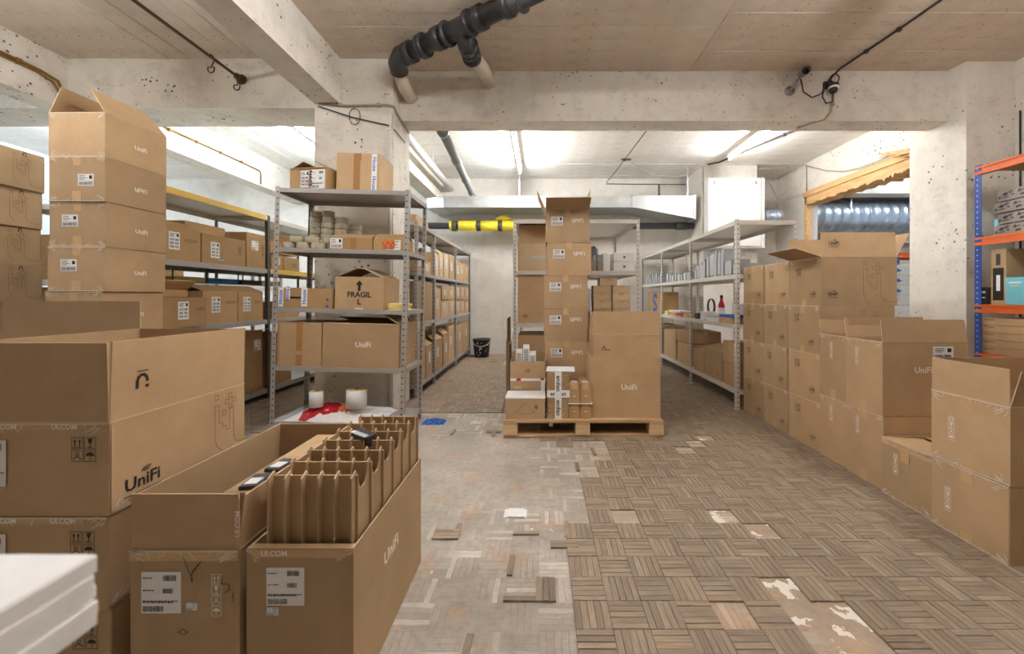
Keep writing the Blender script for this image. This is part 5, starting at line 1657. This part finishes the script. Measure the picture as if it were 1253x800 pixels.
# ================================================================== DUCTS, PIPES AND CABLES
def spiral(name, label, mtx, L, r, n):
    root = empty(name, mtx)
    tag(root, label, 'duct')
    prof = []
    for k in range(n):
        x = L * k / n
        prof += [(r, x), (r, x + L / n * .80), (r + .007, x + L / n * .84), (r + .007, x + L / n * .94)]
    prof.append((r, L))
    put('duct_pipe', MB().lathe(prof, 32, 'x').mesh('duct_pipe', 'spiral', True), root)
    return root
spiral('spiral_duct', 'large round spiral duct crossing the store behind the timber opening', T(5.0, 7.45, 2.66), 3.6, .295, 22)
sd = bpy.data.objects['spiral_duct']
for x in (.6, 2.2):
    put('hanger_strap', cached(('strap',), lambda: MB().box(-.012, .012, -.3, -.296, 0, .86).box(-.012, .012, .296, .3, 0, .86).mesh('hanger_strap', 'galvanised')), sd, T(x, 0, 0))
fd = spiral('flexible_duct', 'short corrugated silver duct beside the white cabinet', T(3.9, 7.35, 2.62), .50, .16, 14)

rd = empty('rectangular_duct', T(0, 0, 0))
tag(rd, 'galvanised rectangular air duct along the back wall under the ceiling', 'duct')
put('main_section', MB().box(-1.75, 1.66, 7.2, 7.84, 2.775, 2.975).mesh('duct_section', 'galvanised'), rd)
def taper():
    mb = MB()
    v = []
    for x, z0 in ((1.68, 2.775), (2.80, 2.57)):
        v += [(x, 7.2, z0), (x, 7.84, z0), (x, 7.84, 2.985), (x, 7.2, 2.985)]
    mb.v = v
    mb.f = [(k, (k + 1) % 4, 4 + (k + 1) % 4, 4 + k) for k in range(4)] + [(3, 2, 1, 0), (4, 5, 6, 7)]
    return mb.mesh('duct_section', 'galvanised')
put('tapered_section', taper(), rd)
def left_end():
    mb = MB()
    v = []
    for x, a, b in ((-2.12, 7.35, 7.85), (-1.77, 7.2, 7.84)):
        v += [(x, a, 2.80 if x < -2 else 2.775), (x, b, 2.80 if x < -2 else 2.775), (x, b, 2.975), (x, a, 2.975)]
    mb.v = v
    mb.f = [(k, (k + 1) % 4, 4 + (k + 1) % 4, 4 + k) for k in range(4)] + [(3, 2, 1, 0), (4, 5, 6, 7)]
    return mb.mesh('duct_section', 'galvanised')
put('angled_section', left_end(), rd)
for x, z0 in ((-1.76, 2.765), (1.67, 2.765), (2.79, 2.555)):
    put('flange', MB().box(x - .02, x + .02, 7.185, 7.855, z0, 2.995).mesh('duct_flange', 'galvanised'), rd)
for x in (-.4, 2.7):
    put('hanger_rod', cached(('hrod',), lambda: MB().box(-.008, .008, -.008, .008, 0, .53).mesh('hanger_rod', 'galvanised')), rd, T(x, 7.3, 2.98))

wp = empty('wall_pipe', T(0, 7.5, 2.49))
tag(wp, 'dark pipe along the back wall, partly sleeved in yellow insulation', 'pipe')
put('dark_pipe', MB().tube([(-2.2, 0, 0), (2.88, 0, 0)], .062, 16).mesh('dark_pipe', 'black_pvc', True), wp)
for a, b in ((-1.72, -1.64), (-1.55, -1.20), (-1.14, -.80), (-.74, -.18)):
    put('yellow_sleeve', MB().tube([(a, 0, 0), (b, 0, 0)], .098, 20).mesh('yellow_sleeve', 'yellow_wrap', True), wp)
for a in (-1.635, -1.175, -.77):
    put('band', MB().tube([(a - .04, 0, 0), (a + .04, 0, 0)], .1005, 20).mesh('pipe_band', 'dark_band', True), wp)
put('yellow_flap', MB().tube([(-.85, 0, .13), (-.72, 0, .155), (-.55, 0, .13)], [.02, .06, .01], 10).mesh('yellow_flap', 'yellow_wrap', True), wp)
put('pipe_collar', MB().tube([(2.55, 0, 0), (2.75, 0, 0)], .075, 16).mesh('pipe_collar', 'black_pvc', True), wp)

# big black drain below the front ceiling
bp = empty('drain_pipe', T(0, 0, 0))
tag(bp, 'thick black plastic drain pipe slung under the front ceiling', 'pipe')
q0, q1 = Vector((-1.30, 3.62, 3.33)), Vector((.45, 2.52, 3.33))
dv = (q1 - q0)
put('main_pipe', MB().tube([q0 + dv * .06, q1], .075, 20).mesh('main_pipe', 'black_pvc', True), bp)
put('elbow', MB().tube([q0 + dv * .07, q0 + dv * .02, q0 + Vector((-.03, .06, -.02)), q0 + Vector((-.04, .13, -.05))], [.088, .088, .086, .084], 18).mesh('pipe_elbow', 'black_pvc', True), bp)
for f, w in ((.075, .03), (.15, .012), (.165, .012), (.25, .035), (.30, .012), (.42, .012), (.47, .035), (.60, .03), (.66, .012), (.8, .03)):
    put('coupling_ring', MB().tube([q0 + dv * (f - w / 2), q0 + dv * (f + w / 2)], .092 if w > .02 else .099, 20).mesh('coupling_ring', 'black_pvc', True), bp)
put('white_stub', MB().tube([q0 + Vector((-.04, .12, -.05)), q0 + Vector((-.06, .34, -.09)), q0 + Vector((-.06, .53, -.10))], .066, 16).mesh('white_stub', 'cream_pipe', True), bp)
j = q0 + dv * .37
put('branch', MB().tube([j, j + Vector((.03, .14, -.07)), j + Vector((.05, .30, -.05))], [.07, .075, .075], 18).mesh('pipe_branch', 'black_pvc', True), bp)
for f in (.13, .22, .3):
    put('branch_ring', MB().tube([j + Vector((.04, f - .012, -.062)), j + Vector((.04, f + .012, -.062))], .083, 18).mesh('branch_ring', 'black_pvc', True), bp)
put('white_branch', MB().tube([j + Vector((.05, .29, -.055)), j + Vector((.09, .6, .02)), j + Vector((.12, .95, .06))], .062, 16).mesh('white_branch', 'cream_pipe', True), bp)

gp = empty('drain_pipe', T(0, 0, 0))
tag(gp, 'grey drain pipe running to the back wall below the bright ceiling', 'pipe')
put('main_pipe', MB().tube([(-1.12, 4.42, 3.04), (-1.28, 7.45, 3.06), (-1.29, 7.9, 3.06)], .055, 14).mesh('main_pipe', 'grey_pvc', True), gp)
for y in (4.55, 5.5, 5.58, 6.45, 7.25):
    put('coupling_ring', cached(('gring',), lambda: MB().tube([(0, -.03, 0), (0, .03, 0)], .066, 14).mesh('coupling_ring', 'grey_pvc', True)), gp, T(-1.12 - .16 * (y - 4.42) / 3.03, y, 3.04 + .02 * (y - 4.42) / 3))
wt = empty('white_pipe', T(0, 0, 0))
tag(wt, 'white painted pipe beside the beam above the rack row', 'pipe')
put('pipe_run', MB().tube([(-1.80, 4.45, 3.30), (-1.80, 7.9, 3.30)], .06, 12).mesh('pipe_run', 'white_paint', True), wt)
for y in (5.2, 6.6):
    put('pipe_clip', cached(('wclip',), lambda: MB().tube([(0, -.02, 0), (0, .02, 0)], .068, 12).box(-.01, .01, -.01, .01, .06, .21).mesh('pipe_clip', 'white_paint')), wt, T(-1.80, y, 3.30))

pl = empty('wall_conduit', T(-1.467, 3.93, 0))
tag(pl, 'thin white conduit running down the edge of the concrete pillar', 'conduit')
put('conduit', MB().tube([(-.02, -.016, .01), (-.02, -.016, 2.95)], .014, 10).mesh('conduit', 'white_paint', True), pl)
for z in (.5, 1.3, 2.1, 2.8):
    put('conduit_clip', cached(('cclip',), lambda: MB().box(-.04, .0, -.034, 0, -.008, .008).mesh('conduit_clip', 'white_paint')), pl, T(0, 0, z))

# rod with hooks
rod = empty('hanging_rod', T(-2.965, 3.93, 3.30))
tag(rod, 'rusty round rod running from the beam toward the viewer with two hooks', 'rod')
put('rod', MB().tube([(0, 0, 0), (.0, -2.6, .02)], .014, 10).mesh('rod', 'rust', True), rod)
put('flange', MB().tube([(0, -.012, 0), (0, 0, 0)], .05, 16).tube([(0, -.07, 0), (0, -.012, 0)], .03, 12).mesh('rod_flange', 'rust', True), rod)
for y, s in ((-.08, 1), (-.38, 1)):
    pts = [(.0 + .035 * math.cos(a), 0, -.05 + .05 * math.sin(a)) for a in [math.radians(d) for d in range(120, -30, -20)]] + [(.02 - .012, 0, -.12)] + [(.01 + .03 * math.cos(math.radians(d)), 0, -.13 + .035 * math.sin(math.radians(d))) for d in range(150, 391, 24)]
    put('hook', cached(('hook',), lambda: MB().tube(pts, .006, 6).mesh('hook', 'rust', True)), rod, T(0, y, .02))

def cable(label, pts, r, mat, name='cable', clips=(), cat='cable'):
    root = empty(name, T(*pts[0]))
    tag(root, label, cat)
    o_ = Vector(pts[0])
    put('cable_run', MB().tube([Vector(p) - o_ for p in pts], r, 6).mesh('cable_run', mat, True), root)
    for c in clips:
        put('cable_clip', cached(('kclip', mat, round(r, 4)), lambda: MB().cbox(r * 2.6 + .006, r * 2.6 + .006, r * 2 + .010, .002).mesh('cable_clip', mat)), root, T(*(Vector(c) - o_)) @ T(0, 0, -r - .007))
    return root
cable('thin dark cable slanting over the ceiling beside the rod', [(-2.42, 1.4, 3.497), (-2.40, 2.6, 3.497), (-2.36, 3.7, 3.48), (-2.27, 3.905, 3.12)], .006, 'cable_dark')
cable('pair of brass conduits bending down at the end of the left beam', [(-4.685, 1.8, 3.29), (-4.685, 3.7, 3.27), (-4.68, 3.84, 3.24), (-4.675, 3.88, 3.15), (-4.675, 3.90, 3.06)], .013, 'brass', 'conduit', [(-4.685, 3.55, 3.27), (-4.685, 2.9, 3.278)], 'conduit')
cable('second brass conduit just under the first on the left beam', [(-4.685, 1.8, 3.262), (-4.685, 3.68, 3.242), (-4.68, 3.80, 3.21), (-4.675, 3.85, 3.12), (-4.675, 3.87, 3.06)], .011, 'brass', 'conduit', (), 'conduit')
cable('brass conduit along the beam in the bright rear bay', [(-4.685, 4.4, 3.27), (-4.685, 5.2, 3.262), (-4.685, 6.0, 3.256), (-4.685, 6.6, 3.25), (-4.685, 6.63, 3.2), (-4.685, 6.63, 3.03)], .011, 'brass', 'conduit', [(-4.685, y, 3.262) for y in (5.0, 5.4, 5.8, 6.2)], 'conduit')
cable('grey cable strapped across the head of the concrete pillar', [(-2.20, 3.915, 3.055), (-1.9, 3.912, 3.035), (-1.53, 3.912, 3.045), (-1.455, 3.92, 3.03), (-1.45, 4.1, 2.98), (-1.44, 4.3, 2.93)], .010, 'cable_pale', clips=[(-1.98, 3.912, 3.045), (-1.6, 3.912, 3.045)])
cable('thin cable sagging below the strapped one on the pillar head', [(-2.2, 3.915, 3.03), (-1.86, 3.913, 2.92), (-1.5, 3.913, 2.84), (-1.45, 3.95, 2.80), (-1.44, 4.2, 2.78)], .006, 'cable_dark')
cable('loop of thin cable hanging on the pillar head', [(-1.84 + .055 * math.sin(math.radians(a)), 3.913, 2.93 + .08 * math.cos(math.radians(a))) for a in range(0, 361, 24)], .004, 'cable_dark')
# camera cables on the front ceiling
cable('dark cable crossing the front ceiling to the security cameras', [P(1190, -28, 2.92) * 1, P(1144, 3, 3.16), P(1100, 35, 3.48), P(1060, 62, 3.78), P(1028, 82, 4.06), P(1018, 92, 4.13)] and
      [((1190 - 662) * 2.93 / 485, 2.93, 3.497), ((1144 - 662) * 3.18 / 485, 3.18, 3.497), ((1100 - 662) * 3.48 / 485, 3.48, 3.497), ((1060 - 662) * 3.79 / 485, 3.79, 3.497), ((1028 - 662) * 4.08 / 485, 4.08, 3.497), (3.03, 4.13, 3.44), (2.98, 4.135, 3.36)], .010, 'cable_dark', clips=[((1060 - 662) * 3.79 / 485, 3.79, 3.497), ((1100 - 662) * 3.48 / 485, 3.48, 3.497)])
cable('pale cable hanging from the security camera down the beam', [(3.03, 4.13, 3.30), (3.04, 4.135, 3.18), (3.02, 4.135, 3.08), (2.96, 4.14, 3.0), (2.85, 4.17, 2.975), (2.78, 4.3, 2.975)], .009, 'cable_pale', clips=[(3.04, 4.135, 3.16)])
cable('black lead drooping between the two security cameras', [(2.66, 4.06, 3.38), (2.70, 4.08, 3.26), (2.80, 4.1, 3.21), (2.90, 4.1, 3.25), (2.96, 4.1, 3.36)], .007, 'cable_dark')
cable('black lead looping below the second security camera', [(2.94, 4.1, 3.34), (2.91, 4.1, 3.22), (2.95, 4.1, 3.15), (3.02, 4.1, 3.17), (3.03, 4.11, 3.26)], .007, 'cable_dark')
def cctv(label, base, aim, mount):
    root = empty('security_camera', T(*base))
    tag(root, label, 'camera', 'security cameras on the beam')
    b = Vector(base)
    put('mount_plate', MB().tube([(0, 0, 0), (0, -.012, 0)], .05, 18).mesh('mount_plate', 'cctv', True), root)
    a = Vector(mount) - b
    put('arm', MB().tube([(0, -.01, 0), tuple(a)], .012, 10).mesh('camera_arm', 'cctv', True), root)
    d = (Vector(aim)).normalized()
    put('camera_body', MB().tube([a - d * .05, a + d * .06], .038, 18).mesh('camera_body', 'cctv', True), root)
    put('lens', MB().tube([a + d * .058, a + d * .064], .028, 18).mesh('camera_lens', 'ink', True), root)
    put('hood', MB().tube([a - d * .02 + Vector((0, 0, .006)), a + d * .085 + Vector((0, 0, .006))], .042, 18, False).mesh('camera_hood', 'cctv', True), root)
cctv('grey bullet security camera with its arm on the beam', (2.60, 4.15, 3.30), (-.25, -1, -.3), (2.68, 4.05, 3.44))
c2 = empty('security_camera', T(2.99, 4.15, 3.32))
tag(c2, 'dark dome security camera with looped leads on the beam', 'camera', 'security cameras on the beam')
put('camera_body', MB().tube([(.0, -.02, .03), (.03, -.06, .0), (.02, -.07, -.06)], [.03, .052, .035], 14).mesh('camera_body', 'dark_card', True), c2)
put('white_band', MB().tube([(.028, -.062, -.012), (.026, -.064, -.03)], [.05, .046], 14).mesh('camera_band', 'paper', True), c2)
put('mount_plate', MB().box(-.04, .06, -.03, 0, .0, .07).mesh('mount_plate', 'dark_card'), c2)
put('lead_loop', MB().tube([(.05 + .045 * math.cos(math.radians(t_)), -.05, .09 + .045 * math.sin(math.radians(t_))) for t_ in range(0, 361, 30)], .006, 6).mesh('lead_loop', 'cable_dark', True), c2)

# wiring on the bright rear ceiling
cable('dark conduit along the rear ceiling to the corner above the white cabinet', [(3.92, 4.45, 3.49), (3.10, 6.9, 3.49), (2.95, 7.02, 3.49)], .014, 'cable_dark', clips=[(3.5, 5.7, 3.49)])
cable('thin brown rail with clips across the rear ceiling', [(.15, 5.55, 3.495), (1.9, 5.55, 3.495)], .010, 'cable_pale', clips=[(x_, 5.55, 3.495) for x_ in (.2, .5, .8, 1.1, 1.4, 1.7)])
cable('thin wire on the rear ceiling leading to the twisted knot', [(1.55, 4.5, 3.497), (1.46, 6.2, 3.495), (1.42, 6.9, 3.49), (1.38, 7.4, 3.47), (1.30, 7.85, 3.42), (1.30, 7.9, 3.40), (2.4, 7.9, 3.39), (2.88, 7.9, 3.39)], .007, 'cable_dark')
cable('sagging wire from the twisted knot to the white cabinet corner', [(1.45, 6.75, 3.49), (1.8, 6.85, 3.32), (2.1, 6.95, 3.24), (2.4, 7.0, 3.26), (2.7, 7.03, 3.36), (2.88, 7.04, 3.46)], .006, 'cable_pale')
o = cable('small twisted knot of cable ends under the rear ceiling', [(1.36, 6.72, 3.47), (1.42, 6.7, 3.485), (1.40, 6.74, 3.46), (1.47, 6.72, 3.48), (1.52, 6.7, 3.47)], .014, 'rust')
cable('dark wire dropping from the corner to the air duct', [(2.35, 7.9, 3.39), (2.35, 7.895, 3.2), (2.35, 7.88, 3.0)], .012, 'cable_dark')
cable('pale conduit down the side of the white cabinet', [(2.895, 7.085, 3.48), (2.895, 7.085, 2.2)], .010, 'cable_pale')
cable('pale wire along the top of the wall by the timber opening', [(3.9, 7.09, 3.44), (4.3, 7.1, 3.46), (4.675, 6.98, 3.47), (4.675, 6.98, 2.96)], .009, 'cable_pale', clips=[(4.1, 7.09, 3.45), (4.4, 7.09, 3.462)])
cable('wire drooping along the beam above the timber lintel', [(4.67, 6.95, 3.44), (4.66, 6.5, 3.22), (4.65, 6.1, 3.08), (4.645, 5.8, 3.03), (4.645, 5.4, 3.02), (4.645, 5.1, 3.04)], .007, 'cable_pale')
cable('white wire hanging by the corrugated duct', [(3.92, 7.08, 3.20), (4.1, 7.1, 3.18), (4.2, 7.12, 3.0), (4.35, 7.15, 2.72), (4.36, 7.16, 2.55)], .008, 'cable_pale')
cable('dark cable running down the wall behind the blue rack', [(4.74, 3.92, 2.99), (4.74, 3.92, .7)], .008, 'cable_dark')

# white cabinet on the stub wall
cb = empty('wall_cabinet', T(2.91, 7.09, 2.0))
tag(cb, 'large flat white cabinet with a framed door high beside the pale rack', 'cabinet')
put('carcass', MB().box(0, .97, -.20, 0, 0, 1.215).mesh('cabinet_carcass', 'white_paint'), cb)
put('door', MB().box(.035, .90, -.218, -.2005, .03, 1.185).mesh('cabinet_door', 'white_paint'), cb)
put('edge_trim', MB().box(.915, .97, -.215, -.2005, 0, 1.215).mesh('edge_trim', 'white_paint'), cb)
put('name_plate', MB().box(.62, .74, -.222, -.2185, 1.06, 1.12).mesh('name_plate', 'paper_grey'), cb)
for x_ in (.1, .82):
    put('hinge', cached(('hng',), lambda: MB().tube([(0, -.222, 0), (0, -.222, .05)], .014, 8).mesh('hinge', 'cctv')), cb, T(x_, 0, 1.1))

# bucket
bk = empty('paint_bucket', T(-1.13, 7.55, FZ))
tag(bk, 'dark paint-spattered bucket standing by the back wall', 'bucket')
put('body', MB().lathe([(0, .0), (.135, 0), (.165, .32), (.172, .32), (.172, .345), (.16, .345), (.13, .02), (0, .02)], 24).mesh('bucket_body', 'dark_card', True), bk)
def splash():
    rnd = random.Random(2)
    mb = MB()
    for k in range(26):
        a, z = rnd.uniform(math.pi, 2 * math.pi), rnd.uniform(.03, .28)
        r_ = .137 + .03 * z / .32 + .0015
        w, h = rnd.uniform(.06, .22), rnd.uniform(.012, .05)
        P4 = []
        for da, dz in ((0, 0), (w, rnd.uniform(-.02, .02)), (w * .8, h), (w * .2, h + rnd.uniform(-.01, .02))):
            P4.append((r_ * math.cos(a + da) * 1.01, r_ * math.sin(a + da) * 1.01, z + dz))
        mb.quad(*P4)
    return mb.mesh('paint_splashes', 'grey_card')
o = put('paint_splashes', splash(), bk)
o['kind'] = 'stuff'
put('handle', MB().tube([(.17 * math.cos(math.radians(t_)), -.17 * math.sin(math.radians(t_)) , .33 - .12 * math.sin(math.radians(t_))) for t_ in range(0, 181, 20)], .005, 6).mesh('bucket_handle', 'galvanised', True), bk)
# plaster flake on the screed
fl = put('plaster_flake', MB().prism([(-.07, 0), (0, .0), (.05, .0), (.03, .008), (-.04, .01)], -.03, .05).mesh('plaster_flake', 'paper'), None, T(-.125, 2.09, .0003))
tag(fl, 'white flake of plaster lying alone on the bare screed', 'debris')
